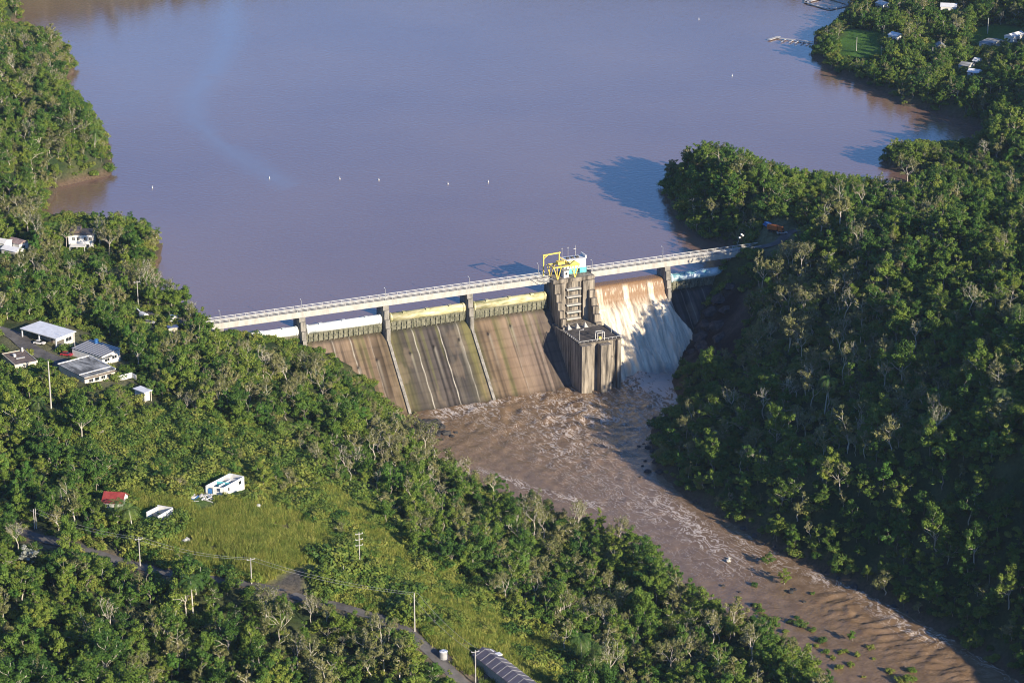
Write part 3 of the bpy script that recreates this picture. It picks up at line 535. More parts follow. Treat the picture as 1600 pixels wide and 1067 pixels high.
# things on the block roof
o = tag(empty('lamp_post', D(L0 + 1.6, VF - 3, RT + .55), DANG), 'curved grey lamp post on the dark roof of the lower tower block, left edge', 'lamp post'); q = MB(); q.tube((0, 0, 0), (0, 0, 4.2), .1, .07); q.tube((0, 0, 4.15), (1.5, 0, 4.4), .06, .06); q.build('pole', M['rail'], o); q = MB(); q.box(1.2, 1.9, -.15, .15, 4.3, 4.5); q.build('lamp_head', M['white'], o)
o = tag(empty('lamp_post', D(L1 - 1.0, VF - 6, RT + .55), DANG), 'thin grey lamp post on the lower tower block roof beside the waterfall', 'lamp post'); q = MB(); q.tube((0, 0, 0), (0, 0, 4.6), .09, .06); q.build('pole', M['rail'], o); q = MB(); q.box(-.2, .2, -.2, .2, 4.6, 4.8); q.build('lamp_head', M['white'], o)
o = tag(empty('hoist_frame', D(L0 + 9.6, VF + .3, RT + .55), DANG), 'small pale hoist frame at the front edge of the lower tower roof', 'hoist'); q = MB()
for a_ in (-1.5, 1.5): q.beam((a_, 0, 0), (a_, 0, 3.2), .22); q.beam((a_, 2.2, 0), (a_, 2.2, 3.2), .22); q.beam((a_, 0, 3.2), (a_, 2.2, 3.2), .2)
q.beam((-1.5, 0, 3.2), (1.5, 0, 3.2), .2); q.beam((-1.5, 2.2, 3.2), (1.5, 2.2, 3.2), .2); q.build('frame', M['rail'], o); q = MB(); q.box(-.5, .5, .7, 1.5, 0, 1.1); q.build('winch', M['yellow'], o)
# ---- hut, cabin, masts, crane on the tower top
TZt = 7.0
o = tag(damroot('control_hut'), 'white flat roofed hut with a turquoise base on top of the tower', 'hut')
q = MB(); q.box(152.6, 162.6, 1.8, 6.2, 9.2, 12.9); q.build('wall', M['white'], o)
q = MB(); q.box(156.5, 162.8, 1.6, 6.2, TZt, 9.2); q.box(152.6, 156.5, 1.9, 6.2, TZt, 9.2); q.build('base_wall', M['teal'], o)
q = MB(); q.box(152.4, 162.8, 1.6, 6.4, 12.9, 13.15); q.box(162.3, 162.8, 1.7, 6.3, 13.15, 14.3); q.build('roof', M['white'], o)
q = MB(); q.box(158.6, 159.7, 1.5, 1.66, TZt + .1, 9.0); q.build('door', M['glass'], o)
for k in range(3): q = MB(); q.box(154.5 + 2.2 * k, 155.6 + 2.2 * k, 3, 4.2, 13.15, 13.7); q.build('roof_unit', M['roofdark'], o)
o = tag(damroot('operator_cabin'), 'small pale cabin under the yellow gantry on the tower top', 'cabin'); q = MB(); q.box(150.9, 153.2, -2.0, .4, TZt, 9.9); q.build('wall', M['white'], o); q = MB(); q.box(150.7, 153.4, -2.2, .6, 9.9, 10.05); q.build('roof', M['steel'], o); q = MB(); q.box(151.6, 152.5, -2.06, -1.98, 8.2, 9.2); q.build('window', M['glass'], o)
for (uu, h, lb) in ((153.2, 4.9, 'slim grey mast on the tower top, nearest the yellow goalpost frame'), (155.9, 5.0, 'slim grey mast on the tower hut, between its two neighbours'), (159.3, 5.2, 'thicker grey mast with a crossbar and lamp on the hut roof')):
    p = D(uu, -5, 12.9); o = tag(empty('mast', p, DANG), lb, 'mast'); q = MB(); q.tube((0, 0, .2), (0, 0, h), .1 if uu < 158 else .17, .07, 6); q.build('pole', M['steel'], o)
    if uu > 158: q = MB(); q.box(-.9, .2, -.1, .1, h - 1.6, h - 1.45); q.build('crossbar', M['white'], o)
    else: q = MB(); q.box(-.35, .35, -.05, .05, h - .6, h - .5); q.build('crossbar', M['steel'], o)
o = tag(damroot('gantry_crane'), 'bright yellow steel gantry crane straddling the bridge on the tower top', 'crane')
q = MB(); w = .42
q.beam((144.2, 3.5, TZt), (144.2, 3.5, 16.0), w); q.beam((151.2, 3.5, 13), (151.2, 3.5, 16.6), w); q.beam((143.9, 3.5, 16.0), (151.8, 3.5, 16.3), .5); q.beam((151.2, 3.5, 14.5), (154.2, .5, 12.5), .3); q.beam((144.2, 3.5, 14.5), (146.2, 3.5, 16.0), .3)
q.build('rear_frame', M['yellow'], o)
feet = [(147.6, -3.2), (155.4, -3.2), (146.6, 2.0), (154.4, 2.0)]
for (fu, fy) in feet:
    q = MB(); q.beam((fu - 1.7, fy, 12.3), (fu, fy, TZt), .3); q.beam((fu + 1.6, fy, 12.3), (fu, fy, TZt), .3); q.beam((fu - .1, fy + .5, 12.3), (fu - .1, fy + .5, TZt), .26); q.build('leg', M['yellow'], o)
q = MB()
for fy in (-3.2, 2.0): q.beam((145.4, fy, 12.4), (157.4, fy, 12.4), .42, .5)
for fu in (145.6, 149.2, 153.3, 157.2): q.beam((fu, -3.2, 12.5), (fu, 2.0, 12.5), .45)
q.beam((145.6, -3.2, 12.6), (149.2, 2.0, 12.6), .25); q.beam((149.2, 2, 12.6), (153.3, -3.2, 12.6), .25); q.build('bridge_girder', M['yellow'], o)
q = MB(); q.prism([(152.8, 12.7), (155.2, 14.3), (157.6, 12.7)], 'y', -3.3, -2.3); q.build('hood', M['yellow'], o)
q = MB(); q.box(148.6, 151.6, -1.5, 1.0, 12.75, 13.9); q.build('trolley', M['yellow'], o); q = MB(); q.tube((150, -.2, 12.8), (150, -.2, 10.2), .08); q.box(149.8, 150.2, -.4, 0, 9.6, 10.2); q.build('hook', M['black'], o)
# stair and grating between bridge and tower (dark trusswork at the left shoulder)
o = tag(damroot('access_stair'), 'rusty grey access stair hanging at the left shoulder of the tower', 'stair'); q = MB()
for k in range(9): q.box(140.6 + k * .55, 141.1 + k * .55, -1.5, -.5, 6.7 - k * .12, 6.8 - k * .12)
q.beam((140, -.55, 7.2), (146, -.55, 6.0), .16); q.beam((140, -1.5, 7.2), (146, -1.5, 6.0), .16); q.beam((139, -.4, 8.6), (144, -1.6, 7.0), .14); q.beam((137, -.4, 7.6), (141, -1.2, 5.2), .14); q.beam((142, -.4, 5), (146, -1.6, 7.6), .14); q.build('frame', M['steel'], o)

# ------------------------------------------------------------------ waterfall over the open bay
u = np.arange(163.9, 207.01, .3); sN = 110; s = np.linspace(0, 1, sN)
pth = [(-6, .02), (-2.6, .0), (-1.4, -.25), (-.6, -1.2), (.1, -3.0), (.8, -6.0), (2.4, -8.6)] + [(v, -6.2 - v) for v in np.linspace(4.2, 25.5, 12)] + [(29.0, -33.6)]
pth = np.array(pth); cl = np.concatenate([[0], np.cumsum(np.hypot(np.diff(pth[:, 0]), np.diff(pth[:, 1])))]); cl /= cl[-1]
Sg, Ug = np.meshgrid(s, u, indexing='ij'); Vv = np.interp(Sg, cl, pth[:, 0]); Zv = np.interp(Sg, cl, pth[:, 1])
fallm = sstep(.22, .36, Sg); rimr = np.interp(Sg, [0, .2, .35, .6, 1], [198.3, 198.3, 199.5, 204.2, 206.5]); frac = (Ug - 163.9) / (207 - 163.9); Ug2 = 163.9 + frac * (rimr - 163.9)
amp = fallm * ((fbm(Ug2 / 1.5, Sg * 6, 4) - .38) * 3.2 + (fbm(Ug2 / 5, Sg * 3 + 4, 3) - .45) * 3.4) * (.45 + Sg) + fallm * .9
ribs = np.zeros_like(Ug2)
for a, b_ in ((166.6, 169.6), (178.6, 181.6), (190, 193)): ribs = np.maximum(ribs, sstep(a, a + .3, Ug2) * (1 - sstep(b_ - .3, b_, Ug2)))
amp += ribs * (Sg > .1) * (Sg < .3) * .55; lump = np.clip(fallm * 1.0, 0, 1)
edge = sstep(0, .03, 1 - frac); amp *= edge
Vv = Vv + amp * .7; Zv = Zv + amp * .7 * (Sg > .16)
loc = np.stack([Ug2, -Vv, Zv], -1).reshape(-1, 3); nx = len(u); i = np.arange(nx - 1)[None, :] + np.arange(sN - 1)[:, None] * nx; F = np.stack([i, i + 1, i + nx + 1, i + nx], -1).reshape(-1, 4)[:, ::-1]
me = newmesh('waterfall', loc, F, None, True)
brown = np.array([.25, .15, .08]); foamc = np.array([.8, .7, .54]); wn1 = fbm(Ug2 * 1.3, Sg * 3.2, 4); wn2 = fbm(Ug2 * 2.5 + 3, Sg * 25, 3)
fo = np.clip(sstep(.2, .33, Sg + .10 * (wn2 - .5)) + ribs * sstep(.08, .13, Sg) * (.35 + .7 * wn2) + sstep(.55, .75, wn2) * sstep(.1, .14, Sg) * (1 - sstep(.16, .19, Sg)) * .8, 0, 1)
dens = .62 + 1.5 * (fbm(Ug2 * .5, Sg * 1.1, 3) - .45) + 1.1 * (wn1 - .5); fc = foamc[None, None] * np.clip(.55 + .6 * dens, .35, 1.15)[..., None]
fc = fc * np.array([1, 1, 1]) ; colr = brown[None, None] * (1 - fo[..., None]) + fc * fo[..., None]
cattr(me, 'froth', np.clip(colr.reshape(-1, 3), 0, .85)); m, n, l, b = mat('falling_water', (.6, .5, .4), .5, .4); at = n.new('ShaderNodeAttribute'); at.attribute_name = 'froth'; l.new(at.outputs['Color'], b.inputs['Base Color'])
tc = n.new('ShaderNodeTexCoord'); mp = n.new('ShaderNodeMapping'); mp.inputs['Scale'].default_value = (1.6, .4, .3); l.new(tc.outputs['Object'], mp.inputs[0]); nz = n.new('ShaderNodeTexNoise'); nz.inputs['Scale'].default_value = 1.4; nz.inputs['Detail'].default_value = 7; l.new(mp.outputs[0], nz.inputs[0])
bp = n.new('ShaderNodeBump'); bp.inputs['Strength'].default_value = .7; bp.inputs['Distance'].default_value = .5; l.new(nz.outputs[0], bp.inputs['Height']); l.new(bp.outputs[0], b.inputs['Normal'])
b.inputs['Subsurface Weight'].default_value = 0
me.materials.append(m); o = link('waterfall', me); o.location = (DA[0], DA[1], 0); o.rotation_euler = (0, 0, DANG); tag(o, 'frothing brown and white water pouring over the open gate bay', kind='structure')
# ------------------------------------------------------------------ buildings
EXC = []                                  # (x, y, radius): nothing grows here
KEEP = []                                 # sight-line outlines trees did not reach above in the photo
def hframe(pa, pb, pd, h, base=None):
    zr = 17.0
    for _ in range(6):
        p = P((pb[0] + pd[0]) / 2, (pb[1] + pd[1]) / 2, zr); z0 = float(hg(p[0], p[1])[0]) if base is None else base; zr = z0 + h
    a, b_, d = P(*pa, zr), P(*pb, zr), P(*pd, zr); ang = math.atan2(b_[1] - a[1], b_[0] - a[0]); L = math.hypot(*(b_ - a)[:2])
    n = np.array([-math.sin(ang), math.cos(ang)]); W = float((d - a)[:2] @ n)
    c = a[:2] + np.array([math.cos(ang), math.sin(ang)]) * L / 2 + n * W / 2; EXC.append((c[0], c[1], max(L, W) * .62 + 1.5))
    return (a[0], a[1], z0), ang, L, W, z0
def slab(x0, x1, y0, y1, z0, z1, name, m, par): q = MB(); q.box(x0, x1, y0, y1, z0, z1); return q.build(name, m, par)
def walls(x0, x1, y0, y1, z0, z1, t, name, m, par):
    q = MB(); q.box(x0, x1, y0, y0 + t, z0, z1); q.box(x0, x1, y1 - t, y1, z0, z1); q.box(x0, x0 + t, y0 + t, y1 - t, z0, z1); q.box(x1 - t, x1, y0 + t, y1 - t, z0, z1); return q.build(name, m, par)
def win(par, face, a, b_, z0, z1, pos, m=None, frame=True):
    """face 'x': on plane x=pos spanning y a..b ; 'y': on plane y=pos spanning x a..b ; sign of the outward side by pos tuple"""
    p, s = pos; q = MB()
    if face == 'x': q.box(min(p, p + s * .06), max(p, p + s * .06), a, b_, z0, z1)
    else: q.box(a, b_, min(p, p + s * .06), max(p, p + s * .06), z0, z1)
    w = q.build('window', m or M['glass'], par)
    if frame:
        q = MB(); e = .12; pp = (min(p, p + s * .1), max(p, p + s * .1))
        for r in ((a - e, b_ + e, z1, z1 + e), (a - e, b_ + e, z0 - e, z0), (a - e, a, z0, z1), (b_, b_ + e, z0, z1), ((a + b_) / 2 - .04, (a + b_) / 2 + .04, z0, z1)):
            if face == 'x': q.box(pp[0], pp[1], r[0], r[1], r[2], r[3])
            else: q.box(r[0], r[1], pp[0], pp[1], r[2], r[3])
        q.build('frame', M['white'], w)
    return w
def striped(name, c1, c2, period, width, vert=False):
    m, n, l, b = mat(name, c1, .5, .4); tc = n.new('ShaderNodeTexCoord'); wv = n.new('ShaderNodeTexWave'); wv.bands_direction = 'X'; wv.inputs['Scale'].default_value = 1 / period * .314 * 1.0; wv.inputs['Distortion'].default_value = .4
    l.new(tc.outputs['Object'], wv.inputs[0]); cr = n.new('ShaderNodeValToRGB'); cr.color_ramp.elements[0].position = width; cr.color_ramp.elements[0].color = (*c1, 1); cr.color_ramp.elements[1].position = width + .08; cr.color_ramp.elements[1].color = (*c2, 1)
    l.new(wv.outputs[0], cr.inputs[0]); l.new(cr.outputs[0], b.inputs['Base Color']); return m
M['stripe'] = striped('striped_metal_roof', (.07, .065, .07), (.55, .53, .5), 1.5, .45)
# carport house with white roof
o_, ang, L, W, z0 = hframe((33, 512.5), (88, 528.5), (62.5, 502), 4.4)
h = tag(empty('house', o_, ang), 'open sided carport house under a bright white flat roof', 'house')
slab(-.3, L + .3, -.4, W + .4, 4.1, 4.4, 'roof', M['whiteroof'], h); walls(4.5, L - .6, W * .45, W - .2, -1.5, 4.1, .2, 'wall', M['cream'], h)
for x_, y_ in ((.3, .1), (L - .4, .1), (L * .5, .1), (.3, W - .4), (L - .4, W - .3)): slab(x_ - .2, x_ + .2, y_ - .2, y_ + .2, -1.5, 4.1, 'post', M['white'], h)
slab(L - .5, L - .3, .4, W * .45, 2.9, 4.1, 'fascia', M['white'], h); slab(L - .55, L - .25, .4, W * .45, -1.5, 1.2, 'low_wall', M['cream'], h)
win(h, 'x', W * .55, W * .85, 1.4, 2.8, (L - .6, 1)); win(h, 'y', 6, 8, 1.2, 2.6, (W * .45, -1)); slab(L * .6, L * .6 + 1, W * .45 - .08, W * .45, -.1, 2.2, 'door', M['brownroof'], h)
# striped roof house with blue tank
o_, ang, L, W, z0 = hframe((112.5, 543), (159, 556.5), (140, 532), 3.9)
h = tag(empty('house', o_, ang), 'low house under a grey and white striped metal roof with a blue water tank', 'house')
q = MB(); q.add([(-.3, -.3, 3.7), (L + .3, -.3, 3.7), (L + .3, W + .3, 4.2), (-.3, W + .3, 4.2), (-.3, -.3, 3.85), (L + .3, -.3, 3.85), (L + .3, W + .3, 4.35), (-.3, W + .3, 4.35)], [(3, 2, 1, 0), (4, 5, 6, 7), (0, 1, 5, 4), (1, 2, 6, 5), (2, 3, 7, 6), (3, 0, 4, 7)]); q.build('roof', M['stripe'], h)
walls(0, L, 0, W, -1.8, 3.7, .2, 'wall', M['white'], h); win(h, 'x', W * .15, W * .4, 1.2, 2.4, (L, 1)); win(h, 'x', W * .55, W * .8, 1.2, 2.4, (L, 1)); win(h, 'y', L * .6, L * .8, 1.2, 2.4, (0, -1))
slab(L - 3.5, L + 1.6, -.2, W * .5, 3.0, 3.15, 'porch_roof', M['greyroof'], h)
p = P(150.5, 533, z0 + 5.0); o = tag(empty('water_tank', (p[0], p[1], z0 + 4.15)), 'blue plastic water tank on the striped roof', 'water tank'); q = MB(); q.tube((0, 0, 0), (0, 0, 1.5), .85, .85, 14); q.build('body', M['blue'], o); q = MB(); q.tube((0, 0, 1.5), (0, 0, 1.8), .7, .3, 14); q.build('lid', M['blue'], o)
# grey flat roof house
o_, ang, L, W, z0 = hframe((91.5, 568.5), (132, 589), (135, 554.5), 3.8)
h = tag(empty('house', o_, ang), 'large cream house with a weathered grey flat roof in front of the striped one', 'house')
slab(-.2, L + .2, -.3, W + .3, 3.45, 3.7, 'roof', M['greyroof'], h); walls(0, L, 0, W, -2.5, 3.45, .25, 'wall', M['cream'], h)
q = MB(); q.box(-.2, L + .2, W + .1, W + .35, 3.7, 4.0); q.box(-.25, 0, -.3, W + .1, 3.7, 4.0); q.box(L * .8, L * .83, -.3, W + .1, 3.705, 3.9); q.build('parapet', M['white'], h)
slab(L + .2, L + 1.0, -.3, W + .2, 3.1, 3.3, 'porch_roof', M['brownroof'], h)
for k in range(4): win(h, 'x', W * (.14 + .2 * k), W * (.14 + .2 * k) + 1.6, 1.3, 2.5, (L, 1), frame=k % 2 == 0)
slab(L + .02, L + .1, W * .9, W * .9 + .9, -.3, 2.0, 'door', M['brownroof'], h)
o2 = tag(empty('patio_wall', (o_[0], o_[1], o_[2]), ang), 'low white wall curving behind the cream house', 'wall'); q = MB(); q.box(L, L + .2, W + .8, W + 7.0, -1.2, .8); q.box(L + .2, L + 3.0, W + 6.8, W + 7.0, -1.2, .6); q.build('wall', M['white'], o2)
# brown roof house
o_, ang, L, W, z0 = hframe((4, 553), (23.5, 569.5), (37, 546.8), 3.6)
h = tag(empty('house', o_, ang), 'brown flat roofed house at the left edge beside the street', 'house')
slab(-.2, L + .2, -.2, W + .2, 3.3, 3.5, 'roof', M['brownroof'], h); walls(0, L, 0, W, -2, 3.3, .2, 'wall', M['cream'], h)
q = MB(); q.box(-.2, L + .2, -.3, -.1, 3.5, 3.75); q.box(-.2, L + .2, W + .1, W + .3, 3.5, 3.75); q.box(-.3, -.2, -.3, W + .3, 3.5, 3.75); q.box(L + .2, L + .4, -.3, W + .3, 2.9, 3.6); q.build('parapet', M['cream'], h)
slab(L * .3, L * .3 + 1.2, W * .3, W * .3 + .9, 3.5, 4.4, 'roof_unit', M['white'], h); slab(.6, 1.2, W - 1.2, W - .6, 3.5, 5.0, 'vent', M['white'], h); slab(L * .55, L * .6, W * .3, W * .7, 3.5, 3.8, 'roof_pipe', M['steel'], h)
win(h, 'x', W * .55, W * .72, 1.2, 2.3, (L, 1)); win(h, 'x', W * .2, W * .35, 1.2, 2.3, (L, 1))
# shed on posts
o_, ang, L, W, z0 = hframe((209, 606.5), (226, 613), (217, 602), 3.6)
h = tag(empty('shed', o_, ang), 'small pale sheet roofed shed standing alone right of the houses', 'shed')
slab(-.3, L + .3, -.3, W + .3, 3.4, 3.6, 'roof', M['whiteroof'], h); walls(.2, L - .8, .2, W - .2, -1.5, 3.4, .2, 'wall', M['white'], h)
for y_ in (.1, W - .3): slab(L - .2, L + .05, y_, y_ + .25, -1.5, 3.4, 'post', M['cream'], h)
# two storey white house on the wooded point
o_, ang, L, W, z0 = hframe((106.5, 366.5), (143.5, 366.5), (109, 357), 6.8)
h = tag(empty('house', o_, ang), 'white two storey house among trees on the lakeside point', 'house')
walls(0, L, 0, W, -1, 6.6, .25, 'wall', M['white'], h); slab(-.2, L + .2, -.3, W + .3, 6.6, 6.85, 'roof', M['roofdark'], h); slab(0, 4.5, W * .2, W, 6.86, 7.8, 'roof_room', M['brownroof'], h)
for x_ in (1.6, 3.6, 6.6, 8.8): win(h, 'y', x_, x_ + 1.1, 4.2, 5.5, (0, -1))
for x_ in (2.4, 7.6): win(h, 'y', x_, x_ + 1.1, 1.2, 2.4, (0, -1))
q = MB(); q.box(L * .1, L * .75, -4.2, -.02, 2.6, 2.8); q.build('porch_roof', M['white'], h)
for x_ in (L * .1, L * .4, L * .72): slab(x_, x_ + .2, -4.1, -3.9, -1.2, 2.6, 'post', M['white'], h)
# roofs at the left edge by the lake
for (pa, pb, pd, hh, rm, lb) in (((12, 376), (30, 381), (20, 370), 3.4, 'pinkroof', 'house with a faded reddish roof among trees at the left edge'), ((2, 388), (24, 393), (8, 382), 3.2, 'whiteroof', 'pale blue roofed house below the reddish roof at the left edge'), ((-6, 378), (6, 380), (-4, 371), 4, 'white', 'sliver of a white house cut by the left edge of the picture')):
    o_, ang, L, W, z0 = hframe(pa, pb, pd, hh); W = max(W, 4)
    h = tag(empty('house', o_, ang), lb, 'house'); walls(0, L, 0, W, -1.5, hh - .2, .2, 'wall', M['white'], h)
    q = MB(); q.prism([(-.4, hh - .2), (W / 2, hh + 1.0), (W + .4, hh - .2)], 'x', -.4, L + .4); q.build('roof', M[rm], h); win(h, 'y', L * .3, L * .45, 1, 2.1, (0, -1)); win(h, 'x', W * .3, W * .6, 1, 2.1, (L, 1))
# red roofed cottage: ridge runs along x
zz = 15.; 
for _ in range(5): p = P(186, 776, zz + 3); zz = float(hg(p[0], p[1])[0])
a = P(159.5, 784.5, zz + 1.8); b_ = P(190.5, 786.5, zz + 1.8); ang = math.atan2(b_[1] - a[1], b_[0] - a[0]); L = float(np.hypot(*(b_ - a)[:2])); W = 6.6; EXC.append((a[0] + L / 2, a[1] + 3, 7))
h = tag(empty('cottage', (a[0], a[1], zz), ang), 'small white cottage with a red gabled metal roof', 'house')
q = MB(); q.add([(-.3, -.35, 1.7), (L + .3, -.35, 1.7), (L + .3, W / 2, 4.1), (-.3, W / 2, 4.1), (-.3, -.35, 1.85), (L + .3, -.35, 1.85), (L + .3, W / 2, 4.25), (-.3, W / 2, 4.25), (L + .3, W + .35, 1.7), (-.3, W + .35, 1.7), (L + .3, W + .35, 1.85), (-.3, W + .35, 1.85)],
    [(0, 1, 5, 4), (4, 5, 6, 7), (0, 3, 2, 1), (1, 2, 6, 5), (0, 4, 7, 3), (7, 6, 10, 11), (3, 9, 8, 2), (9, 11, 10, 8), (2, 8, 10, 6), (3, 7, 11, 9)]); q.build('roof', M['redroof'], h)
q = MB(); q.prism([(0, -1.8), (W, -1.8), (W, 1.7), (W / 2, 4.0), (0, 1.7)], 'x', .05, L - .05); q.build('wall', M['white'], h)
win(h, 'x', W * .42, W * .6, .7, 1.7, (L - .05, 1)); win(h, 'y', L * .2, L * .35, .4, 1.2, (0, -1)); slab(L * .6, L * .6 + .9, -.07, 0, -.6, 1.3, 'door', M['brownroof'], h)

# roofless shells
def shell(top, base_h, lab, parts_fn):
    zz = 16.
    for _ in range(6): p = P(sum(t[0] for t in top) / 4, sum(t[1] for t in top) / 4, zz + base_h); zz = float(hg(p[0], p[1])[0])
    w = [P(*t, zz + base_h) for t in top]; c = sum(w) / 4; zz = max(zz, float(hg(*[np.array([q[k] for q in w]) for k in (0, 1)]).max()) - .5); EXC.append((c[0], c[1], 12.0 if base_h > 2.8 else 9.5)); h = tag(empty('roofless_house', (c[0], c[1], zz)), lab, 'ruined house')
    w = [(p[0] - c[0], p[1] - c[1]) for p in w]; parts_fn(h, w, base_h); return h
def wallseg(par, p, q_, z0, z1, t=.22, m='white', name='wall', e=0):
    q = MB(); d = Vector((q_[0] - p[0], q_[1] - p[1], 0)).normalized() * e; q.beam((p[0] + d.x, p[1] + d.y, (z0 + z1) / 2), (q_[0] - d.x, q_[1] - d.y, (z0 + z1) / 2), t, z1 - z0); return q.build(name, M[m], par)
def lerp(p, q_, t): return (p[0] + (q_[0] - p[0]) * t, p[1] + (q_[1] - p[1]) * t)
def s1(h, w, H):
    L_, Bk, Rt, Nr = w
    wallseg(h, L_, Bk, -1.2, H); wallseg(h, Bk, Rt, -1.2, H, e=.12); wallseg(h, Rt, Nr, -1.5, H); wallseg(h, L_, lerp(L_, Nr, .12), -1.2, H, e=.12); wallseg(h, lerp(L_, Nr, .38), lerp(L_, Nr, .98), -1.2, 1.4, e=.12); wallseg(h, lerp(L_, Nr, .38), lerp(L_, Nr, .62), 1.4, H, e=.12); wallseg(h, lerp(L_, Nr, .8), lerp(L_, Nr, .98), 1.4, H, e=.02); wallseg(h, L_, lerp(L_, Nr, .98), H - .5, H, t=.18, e=.3)
    wallseg(h, lerp(L_, Nr, .13), lerp(L_, Nr, .36), -.3, 2.1, t=.1, m='blue', name='door')
    wallseg(h, lerp(L_, Bk, .45), lerp(Nr, Rt, .45), -1, H - .3, t=.18, m='teal', name='partition', e=.2); wallseg(h, lerp(L_, Bk, .75), lerp(Nr, Rt, .72), -1, H - .2, t=.18, name='partition', e=.2); wallseg(h, lerp(L_, Nr, .5), lerp(Bk, Rt, .5), -1, H - .4, t=.16, m='white', name='partition', e=2.2)
    q = MB(); q.add([(p[0] * .97, p[1] * .97, .12) for p in (L_, Nr, Rt, Bk)], [(0, 1, 2, 3)]); q.build('floor', M['stone'], h)
    n = Vector((Rt[1] - Nr[1], -(Rt[0] - Nr[0]), 0)).normalized() * .13
    for t, s, z in ((.72, .84, 1.1), (.2, .26, 1.0)):
        a, b_ = lerp(Nr, Rt, t), lerp(Nr, Rt, s); wallseg(h, (a[0] + n.x, a[1] + n.y), (b_[0] + n.x, b_[1] + n.y), z, z + 1.1, t=.06, m='glass', name='window')
shell([(321, 760), (359, 740.3), (381, 745), (349.5, 762.5)], 3.0, 'roofless white house shell with blue inner walls on the grassy clearing', s1)
def s2(h, w, H):
    L_, Bk, Rt, Nr = w
    wallseg(h, L_, Bk, -1.2, H - .6, t=.3); wallseg(h, Bk, Rt, -1.2, H, e=.12); wallseg(h, Rt, Nr, -2.0, H); wallseg(h, Nr, lerp(Nr, L_, .28), -2, .6, e=.15)
    wallseg(h, lerp(L_, Bk, .5), lerp(Nr, Rt, .55), -1, .9, t=.18, name='partition', m='stone', e=.3)
shell([(228.5, 797), (245.5, 788.5), (270, 792.6), (246.5, 806)], 2.7, 'smaller roofless white shell overgrown inside, beside the palms', s2)
# barn at the bottom edge
zb = 0.
for _ in range(6): p = P(770, 1040, zb + 4); zb = float(hg(p[0], p[1])[0])
a = P(741, 1022, zb + 3.6); d = P(776.5, 1020.5, zb + 3.6); e = P(831.7, 1062.7, zb + 3.6); fx = e - d; ang = math.atan2(fx[1], fx[0]); n_ = np.array([-math.sin(ang), math.cos(ang)]); W = float((d - a)[:2] @ n_); L = 34.
EXC += [(a[0] + k * math.cos(ang) + n_[0] * W / 2, a[1] + k * math.sin(ang) + n_[1] * W / 2, W * .5 + 4) for k in (0, 8, 16, 24, 32)]
h = tag(empty('barn', (a[0], a[1], zb), ang), 'long barn with weathered dark purple metal roof at the bottom edge', 'barn')
for y0, y1, z0_, z1_ in ((-.5, W / 2, 3.4, 5.0), (W / 2, W + .5, 5.0, 3.4)):
    q = MB(); q.add([(-.4, y0, z0_), (L, y0, z0_), (L, y1, z1_), (-.4, y1, z1_), (-.4, y0, z0_ + .12), (L, y0, z0_ + .12), (L, y1, z1_ + .12), (-.4, y1, z1_ + .12)], [(3, 2, 1, 0), (4, 5, 6, 7), (0, 1, 5, 4), (1, 2, 6, 5), (2, 3, 7, 6), (3, 0, 4, 7)]); rf = q.build('roof_slope', M['barnroof'], h)
    q = MB()
    for x_ in np.arange(1.2, L, 3.1): q.beam((x_, y0, z0_ + .16), (x_, y1, z1_ + .16), .09)
    q.build('roof_seam', M['steel'], rf)
walls(0, L - .3, 0, W, -2, 3.4, .2, 'wall', M['steel'], h)
for (cx_, cy_) in ((1.2, W * .8), (4.2, W * 1.0)): slab(cx_ - .9, cx_ + .9, cy_ - 1.6, cy_ + .6, 3.9, 4.2, 'roof_patch', M['whiteroof'], h)
q = MB(); q.box(-.08, -.01, W * .3, W * .7, -.5, 2.6); q.build('door', M['roofdark'], h)
# storage tank by the lane
p = G(693, 1026); o = tag(empty('storage_tank', (p[0], p[1], p[2])), 'round white tank on bare earth beside the lane', 'tank'); q = MB(); q.tube((0, 0, -.5), (0, 0, 1.9), 1.25, 1.25, 18); q.build('body', M['steel'], o); q = MB(); q.tube((0, 0, 1.9), (0, 0, 2.25), 1.28, .6, 18); q.build('lid', M['whiteroof'], o); EXC.append((p[0], p[1], 4))
# small things in the clearing
def rock_mesh(r, seed, flat=.6):
    rs = np.random.RandomState(seed); import bmesh; bm = bmesh.new(); bmesh.ops.create_icosphere(bm, subdivisions=2, radius=r)
    for v in bm.verts: v.co *= rs.uniform(.72, 1.18); v.co.z *= flat
    me = bpy.data.meshes.new('rock'); bm.to_mesh(me); bm.free(); return me
def rock(px, py, r, m, label, group=None, z=None, flat=.6, cat='rock', name='rock'):
    p = G(px, py) if z is None else P(px, py, z); me = rock_mesh(r, int(px * 7 + py)); me.materials.append(M[m]); o = link(name, me); o.location = (p[0], p[1], p[2] + r * .1); o.rotation_euler = (0, 0, px); return tag(o, label, cat, group)
rock(292, 845, 1.5, 'stone', 'pale boulder like heap in the grass below the smaller roofless shell'); EXC.append((*G(292, 845)[:2], 3))
o = tag(empty('water_tank', tuple(G(404, 794))), 'small white cube tank on the slope right of the roofless house', 'water tank'); q = MB(); q.box(-.6, .6, -.5, .5, -.3, 1.2); q.build('body', M['white'], o); q = MB(); q.box(-.4, .4, -.3, .3, 1.2, 1.4); q.build('lid', M['white'], o)
EXC.append((*G(238, 630)[:2], 6)); EXC.append((*G(250, 640)[:2], 5)); EXC.append((*G(320, 788)[:2], 6)); EXC.append((*G(312, 779)[:2], 6)); EXC.append((*G(332, 776)[:2], 4))
rs = np.random.RandomState(3)
